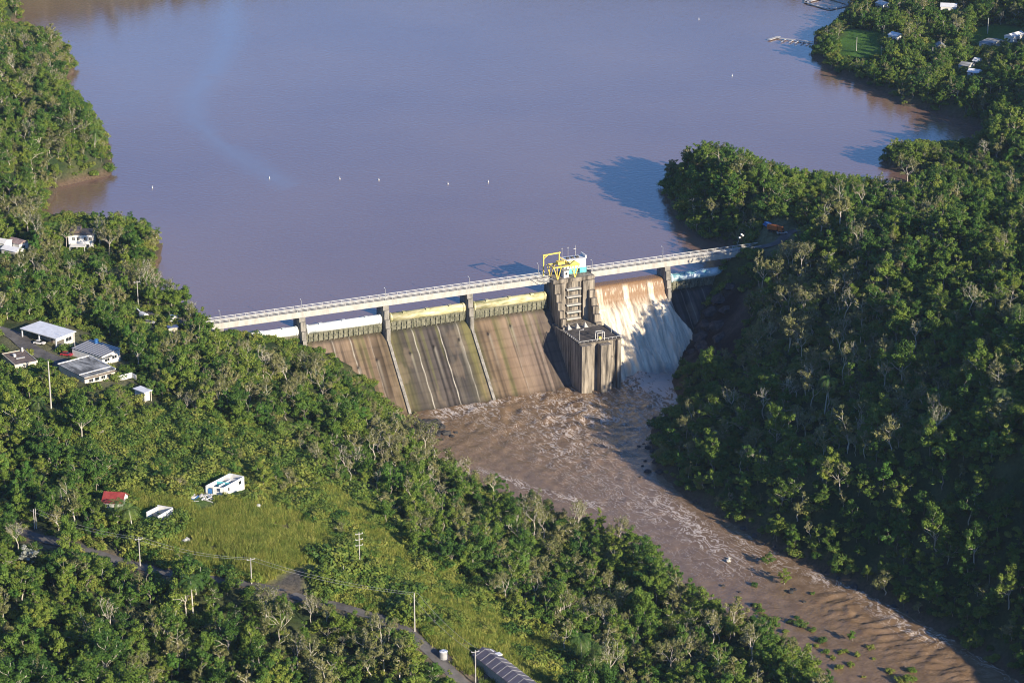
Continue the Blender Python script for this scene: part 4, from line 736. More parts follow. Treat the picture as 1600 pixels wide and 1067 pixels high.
for k in range(34):
    px, py = 291 + rs.rand() * 42, 784 - rs.rand() * 10 + (rs.rand() - .5) * 4; p = G(px, py); q = MB(); a_ = rs.rand() * 3.1; r_ = .3 + rs.rand() * 1.0
    q.beam((-math.cos(a_) * r_, -math.sin(a_) * r_, .15), (math.cos(a_) * r_, math.sin(a_) * r_, .3 + rs.rand() * .4), .12 + rs.rand() * .6, .1 + rs.rand() * .2)
    o = q.build('rubble_slab', M['blue'] if k in (5, 14) else M['stone' if k % 2 else 'white'], None); o.location = tuple(p); tag(o, 'broken blue painted panel in the rubble by the roofless house' if k in (5, 14) else 'broken pale slab in the rubble by the roofless house', 'debris', 'rubble by the roofless house')
p = G(288, 784); o = MB().beam((0, 0, .4), (4.6, .2, .2), .2, .12).build('plank', M['stone'], None); o.location = (p[0], p[1], p[2]); tag(o, 'long pale beam lying left of the rubble', 'debris')
# ------------------------------------------------------------------ vehicles
def car(px, py, ang, paint, label, van=False, cat='car', z=None):
    p = G(px, py) if z is None else P(px, py, z); o = tag(empty('van' if van else 'car', (p[0], p[1], p[2] + .1), ang), label, cat, None); EXC.append((p[0], p[1], 3.5))
    H = 2.1 if van else 1.45
    q = MB(); q.prism([(-2.2, .35), (2.2, .35), (2.25, .75), (1.3, .92), (-1.9, .98), (-2.25, .8)] if not van else [(-2.4, .35), (2.4, .35), (2.45, 1.0), (1.7, 1.2), (1.2, H), (-2.4, H)], 'y', -.85, .85); q.build('body', M[paint], o)
    if not van: q = MB(); q.prism([(-1.7, .95), (1.0, .93), (.35, H), (-1.3, H)], 'y', -.74, .74); q.build('cabin', M['glass'], o); q = MB(); q.prism([(-1.32, H), (.36, H), (.3, H + .05), (-1.25, H + .05)], 'y', -.7, .7); q.build('roof', M[paint], o)
    else: q = MB(); q.prism([(1.25, 1.3), (1.62, 1.3), (1.25, 1.95)], 'y', -.87, .87); q.build('side_window', M['glass'], o)
    for x_ in (-1.4, 1.4):
        for y_ in (-.8, .8): q = MB(); q.tube((x_, y_ - .1, .32), (x_, y_ + .1, .32), .33, .33, 12); q.build('wheel', M['black'], o)
    return o
car(62, 538, -.3, 'carwhite', 'silver white car parked under the white roofed carport'); car(104, 556, -.3, 'redpaint', 'dark red car parked between the carport and the striped roof house')
car(233, 506, -.2, 'steel', 'dark grey car beside the white tank trailer near the dam end')
car(1222, 366, .1, 'steel', 'grey pickup parked beside the orange dump truck', van=False); car(1199, 355, 2.0, 'blue', 'blue van in the shade behind the orange dump truck', van=True, cat='van')
p = G(1211, 363); o = tag(empty('dump_truck', (p[0], p[1], p[2] + .1), -.5), 'orange dump truck parked in the shade beyond the right end of the dam', 'truck'); EXC.append((p[0], p[1], 6))
q = MB(); q.prism([(-3.2, 1.2), (1.2, 1.2), (1.5, 2.9), (-3.5, 2.9)], 'y', -1.2, 1.2); q.build('tipper_body', M['orange'], o); q = MB(); q.prism([(1.6, .7), (3.6, .7), (3.6, 1.7), (3.1, 2.7), (1.6, 2.7)], 'y', -1.1, 1.1); q.build('cab', M['orange'], o); q = MB(); q.box(-3.2, 3.5, -.5, .5, .7, 1.15); q.build('chassis', M['black'], o)
q = MB(); q.box(3.3, 3.62, -1, 1, 1.75, 2.1); q.build('windscreen', M['glass'], o)
for x_ in (-2.4, -1.2, 2.6):
    for y_ in (-1, 1): q = MB(); q.tube((x_, y_ - .15, .5), (x_, y_ + .15, .5), .5, .5, 12); q.build('wheel', M['black'], o)
# white tanker trailer with a long boom, and white container by the dam's left end
p = G(225, 499); o = tag(empty('tank_trailer', (p[0], p[1], p[2]), -.9), 'white tank trailer with a long raised pipe near the left dam end', 'trailer'); EXC.append((p[0], p[1], 5))
q = MB(); q.tube((-1.8, 0, 1.6), (1.8, 0, 1.6), 1.25, 1.25, 14); q.build('tank', M['white'], o); q = MB(); q.beam((-1.5, 0, 1.9), (-6.5, .4, 3.0), .45); q.build('pipe', M['white'], o)
for y_ in (-.9, .9): q = MB(); q.tube((.3, y_ - .1, .4), (.3, y_ + .1, .4), .42, .42, 10); q.build('wheel', M['black'], o)
p = G(272, 505); o = tag(empty('storage_box', (p[0], p[1], p[2]), .1), 'white box shaped cabin beside the lane at the left dam end', 'cabin'); EXC.append((p[0], p[1], 5)); q = MB(); q.box(-1.5, 1.6, -1.2, 1.2, 0, 3.0); q.build('wall', M['white'], o); q = MB(); q.box(-1.65, 1.75, -1.35, 1.35, 3.0, 3.15); q.build('roof', M['whiteroof'], o); q = MB(); q.box(-.4, .4, -1.27, -1.2, 0, 2.1); q.build('door', M['steel'], o)
p = G(270, 518); o = tag(empty('guard_hut', (p[0], p[1], p[2]), .3), 'low hut with a blue grey roof just below the white box cabin', 'hut'); EXC.append((p[0], p[1], 4)); q = MB(); q.box(-1.8, 1.8, -1.3, 1.3, 0, 2.0); q.build('wall', M['cream'], o); q = MB(); q.box(-2.1, 2.1, -1.6, 1.6, 2.0, 2.15); q.build('roof', ncol('slate_blue', (.1, .14, .25), (.16, .2, .32), 1), o)
# ------------------------------------------------------------------ utility poles and wires
POLES = {}
def pole(key, px, py, h, label, arms=1, lean=0.0, cat='utility pole', r=.2, ang=.4, ex=2.0):
    p = G(px, py); o = tag(empty('utility_pole', tuple(p), ang), label, cat); EXC.append((p[0], p[1], ex))
    q = MB(); q.tube((0, 0, -.5), (lean, 0, h), r, r * .65, 8); q.build('pole', M['polewood'], o)
    for k in range(arms):
        z = h - .6 - 1.9 * k; c = MB(); c.beam((lean - 1.2, 0, z), (lean + 1.2, 0, z), .16, .16); ca = c.build('crossarm', M['polewood'], o)
        for x_ in (-1.1, 0, 1.1): c = MB(); c.tube((lean + x_, 0, z + .08), (lean + x_, 0, z + .4), .09, .06, 6); c.build('insulator', M['white'], ca)
    POLES[key] = (np.array(p), h, ang); return o
pole('a', 80, 638, 17.5, 'tall pale concrete pole in front of the cream house', 0, r=.3, ex=3.5); pole('b', 219, 884, 9.5, 'white utility pole beside the lane left of the clearing', 1); pole('c', 393, 910, 8.2, 'utility pole at the lower right corner of the grassy clearing', 1, ex=3)
pole('d', 562, 882, 11, 'tall white pole with three crossarms on the open slope', 3, ex=5); pole('e', 648, 986, 12.5, 'bare leaning grey pole beside the bend of the lane', 0, r=.24, ex=4); pole('f', 743, 1066, 10.5, 'utility pole standing against the end of the barn', 1, ex=1)
pole('g', 57, 824, 6.5, 'paired grey pole at the left lane, right one of the two', 0, r=.17); pole('h', 54, 824, 6.3, 'paired grey pole at the left lane, left one of the two', 0, r=.17); pole('i', 537, 906, 4.8, 'short plain post left of the pole with three crossarms', 0, r=.14)
pole('j', 216, 476, 10, 'pale dead straight pole by the small inlet left of the dam', 1, ex=4); pole('k', 118, 556, 10, 'thin pole at the corner of the carport house', 0, r=.12, ex=.5); pole('l', 1543, 53, 9, 'tall white post on the far lawn beyond the lake', 0, r=.3, ex=6)
pole('m', 1338, 80, 8, 'pale post in the shaded far shore yard near the docks', 0, r=.2, ex=3); pole('n', 1377, 92, 7, 'short pale post in the shaded far yard further from the docks', 0, r=.2, ex=3); pole('o', 1457, 85, 4, 'low white post on the far lawn strip', 0, r=.3, ex=3)
def wire(k0, k1, label, offs=(-1.1, 1.1), dz=-.2):
    (p, h0, a0), (q_, h1_, a1) = POLES[k0], POLES[k1]; o = tag(empty('power_line', tuple(p)), label, 'power line')
    for of in offs:
        mb = MB(); prev = None
        for i in range(13):
            t = i / 12; A_ = p + np.array([math.cos(a0) * of, math.sin(a0) * of, h0 + dz]); B_ = q_ + np.array([math.cos(a1) * of, math.sin(a1) * of, h1_ + dz]); c = A_ * (1 - t) + B_ * t - p; c[2] -= 4 * t * (1 - t) * 1.6
            if prev is not None: mb.tube(prev, c, .035, .035, 4, False)
            prev = c
        mb.build('wire', M['steel'], o)
wire('b', 'c', 'sagging wires along the lane at the foot of the clearing'); wire('c', 'e', 'sagging wires over the dark paved patch'); wire('h', 'b', 'sagging wires crossing the left lane through the trees'); wire('e', 'f', 'wires from the leaning pole to the barn')
# ------------------------------------------------------------------ lake markers, docks
for k, (px, py, lb) in enumerate(((238, 294, 'small white marker buoy on the lake nearest the left forest shore'), (421, 279, 'small white marker buoy on the lake, second from the left'), (531, 280, 'small white marker buoy on the lake, third from the left'), (592, 282, 'small white marker buoy on the lake, fourth from the left'), (700, 288, 'small white marker buoy on the lake, fifth from the left'), (763, 285, 'small white marker buoy on the lake, last of the row'), (1144, 119, 'lone white buoy near the far right shore'), (1092, 31, 'lone white buoy near the top edge of the lake'))):
    p = P(px, py, 0); o = tag(empty('buoy', (p[0], p[1], 0)), lb, 'buoy', 'marker buoys on the lake'); q = MB(); q.tube((0, 0, -.3), (0, 0, .4), .26, .26, 12); q.build('float', M['white'], o); q = MB(); q.tube((0, 0, .4), (0, 0, 1.1), .12, .07, 8); q.build('spar', M['white'], o)
def dockbeam(par, a, b_, w, z=.6, m='wood_dock', name='deck_section', th=.25):
    A_, B_ = P(*a, z), P(*b_, z); q = MB(); q.beam(tuple(A_), tuple(B_), w, th); return q.build(name, M[m], par)
o = tag(empty('dock', (0, 0, 0)), 'weathered pale dock with broken finger piers reaching out from the wooded shore', 'dock'); P0 = P(1236, 62, 0); o.location = (P0[0], P0[1], 0)
def rel(ob):
    for c_ in ob.children: c_.location = (-ob.location[0], -ob.location[1], 0)
dockbeam(o, (1201, 62.5), (1217, 57.5), 2.2); dockbeam(o, (1214, 59.5), (1270, 66), 1.4)
for x_ in (1222, 1234, 1243, 1252, 1260): dockbeam(o, (x_ + 6, 61.5 + (x_ - 1222) * .11), (x_ - 1, 65.5 + (x_ - 1222) * .1), .6, name='finger_pier')
rel(o)
o = tag(empty('dock', (0, 0, 0)), 'large rectangular frame dock cut by the top edge of the picture', 'dock'); P0 = P(1290, 8, 0); o.location = (P0[0], P0[1], 0)
dockbeam(o, (1258, 4), (1296, 14.5), 2.0); dockbeam(o, (1296, 14.5), (1330, 7), 2.0); dockbeam(o, (1258, 4), (1290, -4), 2.2); dockbeam(o, (1290, -4), (1330, 7), 1.5); dockbeam(o, (1260, -6), (1259, 4), 1.4); rel(o)
# ------------------------------------------------------------------ houses on the far right shore
for (pa, pb, pd, hh, rm, lb) in (((1388, 54), (1401, 57), (1395, 50), 3.2, 'whiteroof', 'low house with a white and dark gable on the far right shore'), ((1368, 4), (1380, 8), (1372, -1), 3.5, 'white', 'white roofed house near the top edge above the docks'), ((1470, 10.5), (1494, 11.5), (1472, 5), 3.2, 'whiteroof', 'long pale roof between dark trees at the top right'), ((1584, 58), (1602, 53), (1588, 50), 4, 'white', 'white house at the right edge beside the far lawn'), ((1530, 66), (1546, 70), (1540, 56), 3, 'greyroof', 'grey flat roof below the tall white post'), ((1498, 102), (1512, 104), (1502, 96), 3.2, 'greyroof', 'house with blue grey roof in the shaded far yard'), ((1512, 112), (1528, 114), (1515, 108), 2.6, 'whiteroof', 'small shed with white curved roof below the blue grey one'), ((1520, 95), (1527, 96), (1522, 91), 2.6, 'white', 'tiny white outbuilding above the shaded far yard'), ((1462, 68), (1466, 72), (1468, 65), 2.4, 'greyroof', 'small shelter on the far lawn strip')):
    o_, ang, L, W, z0 = hframe(pa, pb, pd, hh); W = max(abs(W), 4)
    h = tag(empty('house', o_, ang), lb, 'house'); walls(0, L, 0, W, -2, hh - .2, .2, 'wall', M['white'], h)
    q = MB(); q.prism([(-.4, hh - .2), (W / 2, hh + 1.2), (W + .4, hh - .2)], 'x', -.4, L + .4); q.build('roof', M[rm], h); win(h, 'y', L * .3, L * .5, 1, 2.1, (0, -1), frame=False); slab(L * .65, L * .65 + .9, -.06, 0, -.1, 2, 'door', M['brownroof'], h)
# ------------------------------------------------------------------ rocks
rs = np.random.RandomState(5)
for k, (px, py, r) in enumerate(((650, 660, 2.4), (664, 664, 3.2), (680, 662, 2.6), (690, 668, 1.9), (668, 674, 2.2), (655, 670, 1.8), (684, 680, 1.5), (697, 678, 2.2), (706, 682, 1.2), (690, 688, 1.0), (712, 676, .9))):
    rock(px, py, r, 'rock', 'flat dark wet rock in the shallows below the left end of the spillway', 'flat rocks below the spillway', RIV - .1)
for k, (px, py, r) in enumerate(((998, 698, .9), (1006, 694, .7), (1012, 700, 1.4), (1018, 692, 1.0), (1022, 706, 1.8), (1008, 720, .7), (1012, 737, 1.5), (1004, 728, .6), (1024, 722, 1.5), (1030, 738, 1.7), (1020, 712, .9), (1000, 745, .6), (1016, 664, 1.4), (1024, 656, 1.8))):
    rock(px, py, r, 'rock', 'small dark rock in the river along the shaded right bank', 'dark rocks along the right bank', RIV)
for k in range(34):
    t = rs.rand(); px = 1070 + t * 420 + rs.randn() * 4; py = np.interp(px, [1070, 1140, 1200, 1262, 1330, 1400, 1480], [776, 812, 852, 884, 914, 948, 992]) + rs.randn() * 3 - 2
    rock(px, py, .5 + rs.rand() * 1.1, 'rock', 'dark boulder at the foot of the shaded forested right bank', 'boulders at the foot of the forest', RIV)
for (px, py) in ((1138, 876), (1139, 872)): rock(px, py, .9 if py > 873 else .6, 'stone', 'pale rock standing alone in the middle of the river' if py > 873 else 'smaller pale rock touching the lone pale rock in the river', None, RIV + .3)
for (px, py, r) in ((1235, 925, 1.2), (1242, 921, .8), (1256, 940, .8), (1240, 1003, .7), (1235, 969, .9), (1224, 966, .6), (1176, 945, .8), (1130, 915, .7), (1156, 925, .6)): rock(px, py, r, 'rock', 'dark rock among the bushes on the mudflat in the river', 'rocks on the mudflat', RIV + .1)
# rocky ledges by the fall
for (u_, v_, r) in ((206, 22, 5), (210, 17, 5), (215, 12, 5), (203, 28, 4.5), (201, 34, 4), (220, 10, 4.5), (200, 42, 3.6), (212, 26, 5), (207, 36, 4.5), (225, 9, 3.5), (218, 20, 4), (198.5, 27, 3)):
    p = D(u_, v_, 0); z = float(hg(p[0], p[1])[0]); me = rock_mesh(r, int(u_ * 3 + v_)); me.materials.append(M['rock']); o = link('rock_outcrop', me); o.location = (p[0], p[1], z - r * .35); tag(o, 'dark rocky outcrop on the steep bank right of the waterfall', 'rock', 'rock outcrops beside the waterfall')
# mudflat with bushes
mf = [P(a, b_, RIV)[:2] for a, b_ in [(1190, 905), (1235, 930), (1300, 975), (1370, 1030), (1420, 1075), (1450, 1130), (1330, 1130), (1270, 1070), (1225, 1010), (1195, 965)]]
# ------------------------------------------------------------------ vegetation: models
def tubes_np(segs, sides=5):
    V, F = [], []
    for (p, q_, r0, r1) in segs:
        p = np.array(p, float); q_ = np.array(q_, float); d = q_ - p; L = np.linalg.norm(d)
        if L < 1e-5: continue
        d /= L; a = np.cross(d, [0, 0, 1] if abs(d[2]) < .9 else [1, 0, 0]); a /= np.linalg.norm(a); c = np.cross(d, a); b = len(V)
        for cc_, r in ((p, r0), (q_, r1)):
            for i in range(sides): t = 2 * math.pi * i / sides; V.append(cc_ + (a * math.cos(t) + c * math.sin(t)) * r)
        for i in range(sides): F.append((b + i, b + (i + 1) % sides, b + sides + (i + 1) % sides, b + sides + i))
    return np.array(V), np.array(F)
def branch(rs, p, d, L, r, depth, segs, tips, spread=.75, up=.25, thin=.62, kids=(2, 4), shrink=.72, minr=.035):
    n = 3; q_ = np.array(p, float); d = np.array(d, float); rr = r
    for k in range(n):
        d2 = d + rs.randn(3) * .16; d2[2] += up * .25; d2 /= np.linalg.norm(d2); e = q_ + d2 * L / n; r2 = max(minr, rr * (.86)); segs.append((q_, e, rr, r2)); q_ = e; rr = r2; d = d2
        if k >= 1: tips.append((q_.copy(), depth))
        if depth > 0 and k == 1:
            s = rs.randn(3); s -= s @ d * d; s /= np.linalg.norm(s) + 1e-6; branch(rs, q_, d * .6 + s * spread, L * shrink * .8, rr * thin, depth - 1, segs, tips, spread, up, thin, kids, shrink, minr)
    if depth > 0:
        for i in range(rs.randint(*kids)):
            s = rs.randn(3); s -= s @ d * d; s /= np.linalg.norm(s) + 1e-6; nd = d * (1 - spread * .5) + s * spread; nd[2] += up; nd /= np.linalg.norm(nd); branch(rs, q_, nd, L * shrink, rr * thin, depth - 1, segs, tips, spread, up, thin, kids, shrink, minr)
def leaf_mesh(rs, centers, rads, n, size, flat=.7, upb=.6):
    C_ = np.repeat(np.array(centers), n, 0); Rr = np.repeat(np.array(rads), n); m_ = len(C_)
    o = rs.randn(m_, 3); o /= np.linalg.norm(o, axis=1)[:, None]; rad = rs.rand(m_) ** .45; pos = C_ + o * (Rr * rad)[:, None] * np.array([1, 1, flat])
    nrm = o * .8 + np.array([0, 0, upb]) + rs.randn(m_, 3) * .45; nrm /= np.linalg.norm(nrm, axis=1)[:, None]
    a = np.cross(nrm, rs.randn(m_, 3)); a /= np.linalg.norm(a, axis=1)[:, None]; b = np.cross(nrm, a); s = size * (.6 + .8 * rs.rand(m_))[:, None]
    V = np.stack([pos - a * s * .5, pos - b * s * .32 + nrm * s * .08, pos + a * s * .5, pos + b * s * .32 + nrm * s * .08], 1).reshape(-1, 3)
    F = np.arange(m_ * 4).reshape(-1, 4); tc_ = np.repeat(rs.rand(len(centers)), n); tint = np.clip(.55 * tc_ + .45 * rs.rand(m_), 0, 1); return V, F, np.repeat(tint, 4)
def mk_broad(seed, H=10., cr=4.0, leaves=46, size=.62, m='leaf', wood='bark', dens=1.0, umbrella=False):
    rs = np.random.RandomState(seed); segs, tips = [], []; tr = H * (.34 + .1 * rs.rand()); q_ = np.array([0, 0, -1.0]); r = .034 * H * .62
    for k in range(4): e = np.array([rs.randn() * .22, rs.randn() * .22, -1 + (tr + 1) * (k + 1) / 4]); segs.append((q_, e, r, r * .88)); q_ = e; r *= .88
    nl = rs.randint(5, 8)
    for i in range(nl):
        t = 2 * math.pi * (i + rs.rand() * .7) / nl; el = (.35 + .9 * rs.rand()) if not umbrella else .45
        d = np.array([math.cos(t) * math.cos(el), math.sin(t) * math.cos(el), math.sin(el)]); L = cr * .62 * (.7 + .5 * rs.rand()); branch(rs, q_ - np.array([0, 0, rs.rand() * tr * .3]), d, L, r * .55, 1, segs, tips, .8, .3 if not umbrella else .1, .6, (2, 4), .66, .05)
    branch(rs, q_, (0, 0, 1), H * .33, r * .7, 1, segs, tips, .8, .35, .6, (2, 4), .66, .05)
    tp = [t[0] for t in tips if rs.rand() < .86 * dens]; tp = np.array(tp); top = tp[:, 2].max(); tp[:, 2] *= (H - .6) / top if top > H * .7 else 1
    # lower skirt clumps fill towards the ground
    extra = [(math.cos(t) * cr * .75 * rs.rand() ** .5, math.sin(t) * cr * .75 * rs.rand() ** .5, H * (.25 + .3 * rs.rand())) for t in rs.rand(7) * 6.28]
    cs = np.concatenate([tp, np.array(extra)]) if dens > .7 else tp
    leaves = int(leaves * 1.45); V, F, t = leaf_mesh(rs, cs, [(.5 + .8 * rs.rand() ** 1.4) * cr / 4.2 for _ in cs], leaves, size * .78, .62, .75)
    t = np.clip(t * .85 + .15 * np.repeat(rs.rand(len(cs)), leaves * 4), 0, 1)
    c = newmesh('crown', V, F, M[m]); fattr(c, 'tint', t); Vt, Ft = tubes_np(segs); w = newmesh('trunk', Vt, Ft, M[wood], True); return c, w, H, cr
def mk_bare(seed, H=9., cr=3.4, leaves=0, m='leafdry', dp=3):
    rs = np.random.RandomState(seed); segs, tips = [], []; tr = H * .4; q_ = np.array([0, 0, -1.0]); r = .17
    for k in range(4): e = np.array([rs.randn() * .3, rs.randn() * .3, -1 + (tr + 1) * (k + 1) / 4]); segs.append((q_, e, r, r * .92)); q_ = e; r *= .92
    nl = rs.randint(3, 6)
    for i in range(nl):
        t = 2 * math.pi * (i + rs.rand() * .9) / nl; el = .5 + .8 * rs.rand(); d = np.array([math.cos(t) * math.cos(el), math.sin(t) * math.cos(el), math.sin(el)]); branch(rs, q_, d, cr * (.5 + .35 * rs.rand()), r * .66, dp, segs, tips, .75, .3, .62, (1, 3), .7, .03)
    Vt, Ft = tubes_np(segs, 4); Vt[:, 2] *= H / max(Vt[:, 2].max(), 1); w = newmesh('trunk', Vt, Ft, M['palebark'], True)
    tp = np.array([t[0] for t in tips if t[1] <= 1]); tp[:, 2] *= H / max(1, np.array([t[0][2] for t in tips]).max()); k = rs.rand(len(tp)) < .55; tp = tp[k]
    V, F, t = leaf_mesh(rs, tp, [.55] * len(tp), max(leaves, 1), .34, 1.0); c = newmesh('crown', V, F, M[m]); fattr(c, 'tint', t); return c, w, H, cr
def mk_palm(seed, H=9.):
    rs = np.random.RandomState(seed); segs = []; q_ = np.array([0, 0, -1.0]); lean = rs.randn(2) * .5
    for k in range(6): t = (k + 1) / 6; e = np.array([lean[0] * t * t, lean[1] * t * t, -1 + (H + 1) * t]); segs.append((q_, e, .2 - .015 * k, .19 - .015 * k)); q_ = e
    Vt, Ft = tubes_np(segs, 7); w = newmesh('trunk', Vt, Ft, M['palebark'], True); V = []; F = []; T = []
    for i in range(15):
        az = 2.4 * i + rs.rand() * .4; el = 1.05 - .09 * i * 1.0 + rs.rand() * .1; L = 3.6 + rs.rand() * .6; p = q_.copy(); dx = np.array([math.cos(az), math.sin(az), 0]); sd_ = np.array([-math.sin(az), math.cos(az), 0]); tt = rs.rand()
        for k in range(9):
            d = dx * math.cos(el) + np.array([0, 0, math.sin(el)]); e = p + d * L / 9; wd = .72 * math.sin(math.pi * (k + 1.2) / 10.5)
            for s in (-1, 1):
                for j in range(2):
                    a = p + (e - p) * (j * .5); b = a + (e - p) * .26; tip = (a + b) / 2 + sd_ * s * wd - np.array([0, 0, wd * .55]) + d * .45; bb = len(V); V += [a, b, tip + d * .05, tip]; F.append((bb, bb + 1, bb + 2, bb + 3)); T += [tt * .6 + .4 * rs.rand()] * 4
            p = e; el -= .2 + .05 * k * .5
    c = newmesh('crown', np.array(V), np.array(F), M['palm']); fattr(c, 'tint', np.array(T)); return c, w, H + 1, 3.5
def mk_bush(seed, r=1.5, m='leafbright', n=9, leaves=60, size=.42, flat=.7):
    rs = np.random.RandomState(seed); cs = [(rs.randn() * r * .45, rs.randn() * r * .45, r * (.25 + .5 * rs.rand())) for _ in range(n)]; V, F, t = leaf_mesh(rs, cs, [r * .5] * n, leaves, size, flat); c = newmesh('foliage', V, F, M[m]); fattr(c, 'tint', t)
    segs = [((0, 0, -.3), c_, .06, .02) for c_ in cs]; Vt, Ft = tubes_np(segs, 4); return c, newmesh('stem', Vt, Ft, M['bark']), r * 1.2, r
def mk_tuft(seed, h=1.3, n=90, m='grass'):
    rs = np.random.RandomState(seed); V = []; T = []
    for i in range(n):
        x, y = rs.randn(2) * .8; a = rs.rand() * 6.28; hh = h * (.5 + .7 * rs.rand()); w = .09 + .07 * rs.rand(); dx, dy = math.cos(a), math.sin(a); lx_, ly_ = rs.randn(2) * .35 * hh
        V += [(x - dy * w, y + dx * w, -.15), (x + dy * w, y - dx * w, -.15), (x + lx_ + dy * w * .4, y + ly_ - dx * w * .4, hh), (x + lx_ - dy * w * .4, y + ly_ + dx * w * .4, hh)]; T += [rs.rand()] * 4
    c = newmesh('blades', np.array(V), np.arange(len(V)).reshape(-1, 4), M[m]); fattr(c, 'tint', np.array(T)); return c, None, h, 1.2
GREEN = [mk_broad(1, 10, 4.0), mk_broad(2, 12, 4.4, 52), mk_broad(3, 9, 3.6, 50, .55, 'leafbright'), mk_broad(4, 11, 4.8, 50), mk_broad(5, 8, 3.2, 44, .5), mk_broad(6, 12.5, 3.4, 44, .6), mk_broad(7, 9.5, 4.2, 26, .6, 'leafdry', 'palebark', .75), mk_broad(8, 10.5, 5.2, 48, .6, 'leaf', 'palebark', 1, True), mk_broad(9, 13, 5.6, 50, .66, 'leaf', 'palebark'), mk_broad(10, 7, 4.4, 40, .5, 'leafbright', 'bark', .8), mk_broad(11, 13.5, 3.8, 34, .55, 'leafdry', 'palebark', .9), mk_broad(12, 9, 5.0, 30, .5, 'leaf', 'palebark', .6, True)]
BARE = [mk_bare(21), mk_bare(22, 10.5, 3.8, 8), mk_bare(23, 8.5, 3.6, 16), mk_bare(24, 11, 3.2, 12), mk_bare(25, 9.5, 4.2, 24), mk_bare(26, 10, 3, 3), mk_bare(27, 12, 4.4, 20)]
PALM = [mk_palm(31, 8.5), mk_palm(32, 6)]
BUSH = [mk_bush(41, 1.5, 'weed'), mk_bush(42, 1.8, 'leaf'), mk_bush(43, 1.2, 'grass', 7, 70, .36), mk_bush(44, 2.2, 'weed', 12, 60, .5)]
TUFT = [mk_tuft(51), mk_tuft(52, 1.7, 80)]
# ------------------------------------------------------------------ where things grow
K_dam = [(326, 490), (350, 519), (372, 530), (425, 541), (470, 543), (500, 546), (560, 586), (612, 640), (650, 652), (690, 682), (738, 712), (772, 738), (850, 756), (920, 784), (1000, 815), (1035, 850), (1070, 880), (1105, 900), (1150, 930), (1192, 955), (1262, 1005), (1312, 1060), (1335, 1110), (1700, 1110), (1605, 1052), (1540, 1015), (1440, 962), (1360, 920), (1270, 890), (1200, 852), (1130, 796), (1062, 756), (1024, 712), (1020, 662), (1062, 642), (1064, 600), (1056, 562), (1088, 512), (1130, 478), (1160, 430), (1192, 396), (1192, 374), (926, 400), (840, 380), (600, 440)]
K_lake = [(328, 492), (320, 468), (300, 446), (262, 425), (246, 420), (262, 385), (256, 362), (236, 342), (205, 329), (165, 327), (138, 330), (128, 345), (66, 347), (84, 312), (96, 284), (172, 272), (178, 240), (166, 205), (150, 165), (108, 135), (122, 110), (112, 62), (85, 44), (40, 40), (0, 40), (0, 32), (32, 18), (36, -80), (1320, -80), (1325, 8), (1300, 36), (1266, 50), (1264, 90), (1300, 112), (1330, 126), (1400, 160), (1450, 172), (1530, 188), (1532, 220), (1490, 232), (1455, 222), (1402, 215), (1376, 228), (1379, 262), (1440, 284), (1380, 276), (1300, 266), (1240, 260), (1192, 244), (1150, 224), (1120, 217), (1060, 222), (1030, 240), (1028, 290), (1050, 350), (1090, 374), (1190, 374), (926, 404), (600, 440)]
RECTS = [(30, 498, 120, 545), (112, 530, 182, 566), (88, 552, 190, 606), (4, 546, 62, 572), (205, 600, 238, 626), (102, 351, 146, 392), (0, 368, 40, 392), (158, 762, 210, 789), (228, 787, 272, 822), (290, 738, 384, 782), (738, 1018, 835, 1100), (200, 470, 245, 505), (260, 488, 284, 518), (1188, 345, 1230, 372), (1170, 372, 1196, 400), (680, 1010, 705, 1030),
         (1386, 48, 1404, 60), (1366, -2, 1382, 10), (1468, 4, 1496, 14), (1582, 46, 1600, 64), (1526, 58, 1548, 74), (1496, 92, 1532, 117), (1520, 40, 1600, 58), (74, 560, 84, 640), (212, 840, 222, 886), (556, 832, 568, 882), (640, 930, 652, 990), (386, 872, 396, 912), (284, 836, 302, 852), (1318, 52, 1372, 88), (212, 434, 220, 478), (50, 795, 60, 826), (178, 790, 228, 828), (290, 925, 314, 965), (30, 855, 62, 882), (398, 788, 410, 800)]
ROADV = [(155, 862), (215, 880), (260, 892)], [(400, 905), (470, 928), (545, 950), (600, 968), (640, 990), (672, 1018), (700, 1046)]
rs = np.random.RandomState(99)
def zonesd(x, y, z): return sdist(x, y, z)
sp = 5.6
tx = np.arange(-420, 480, sp); ty = np.arange(-400, 860, sp); TX, TY = np.meshgrid(tx, ty); TX = (TX + (rs.rand(*TX.shape) - .5) * sp * .95).ravel(); TY = (TY + (rs.rand(*TY.shape) - .5) * sp * .95).ravel()
TZ0 = hg(TX, TY); ppx, ppy = proj(TX, TY, TZ0)
ok = (ppx > -230) & (ppx < 1880) & (ppy > -190) & (ppy < 1260)
dl = sdist(TX, TY, lake); dr_ = sdist(TX, TY, river); U_, V_ = uv(TX, TY)
ok &= (dl > .8) & (dr_ > .5) & ~((U_ > -1) & (U_ < 236) & (V_ > -9) & (V_ < 26) & (TZ0 < -7 - np.maximum(V_, 0) + .5)) & ~((U_ > 232) & (U_ < 250) & (abs(V_ + 3) < 6)) & ~((U_ < 4) & (U_ > -7) & (abs(V_ + 3) < 6))
for z, e in ((Z_house, 1.5), (Z_clear, 1), (Z_lot, 2), (Z_rabut, 1), (Z_barn, 0), (Z_lawn1, 1), (Z_lawn2, 1), (Z_lawn3, 1), (Z_lawn4, 1), (Z_rock, -1), (Z_yard, 0)): ok &= sdist(TX, TY, z) > e
inm = (sdist(TX, TY, Z_meadow) < (fbm(TX / 12, TY / 12, 3) - .5) * 18); ok &= ~inm | (rs.rand(len(TX)) < .10 + .5 * sstep(.46, .62, fbm(TX / 14 + 3, TY / 14, 3)) * (sdist(TX, TY, Z_clear) > 6))
ok &= (sdist(TX, TY, Z_corr) > 0) | (rs.rand(len(TX)) < .04)
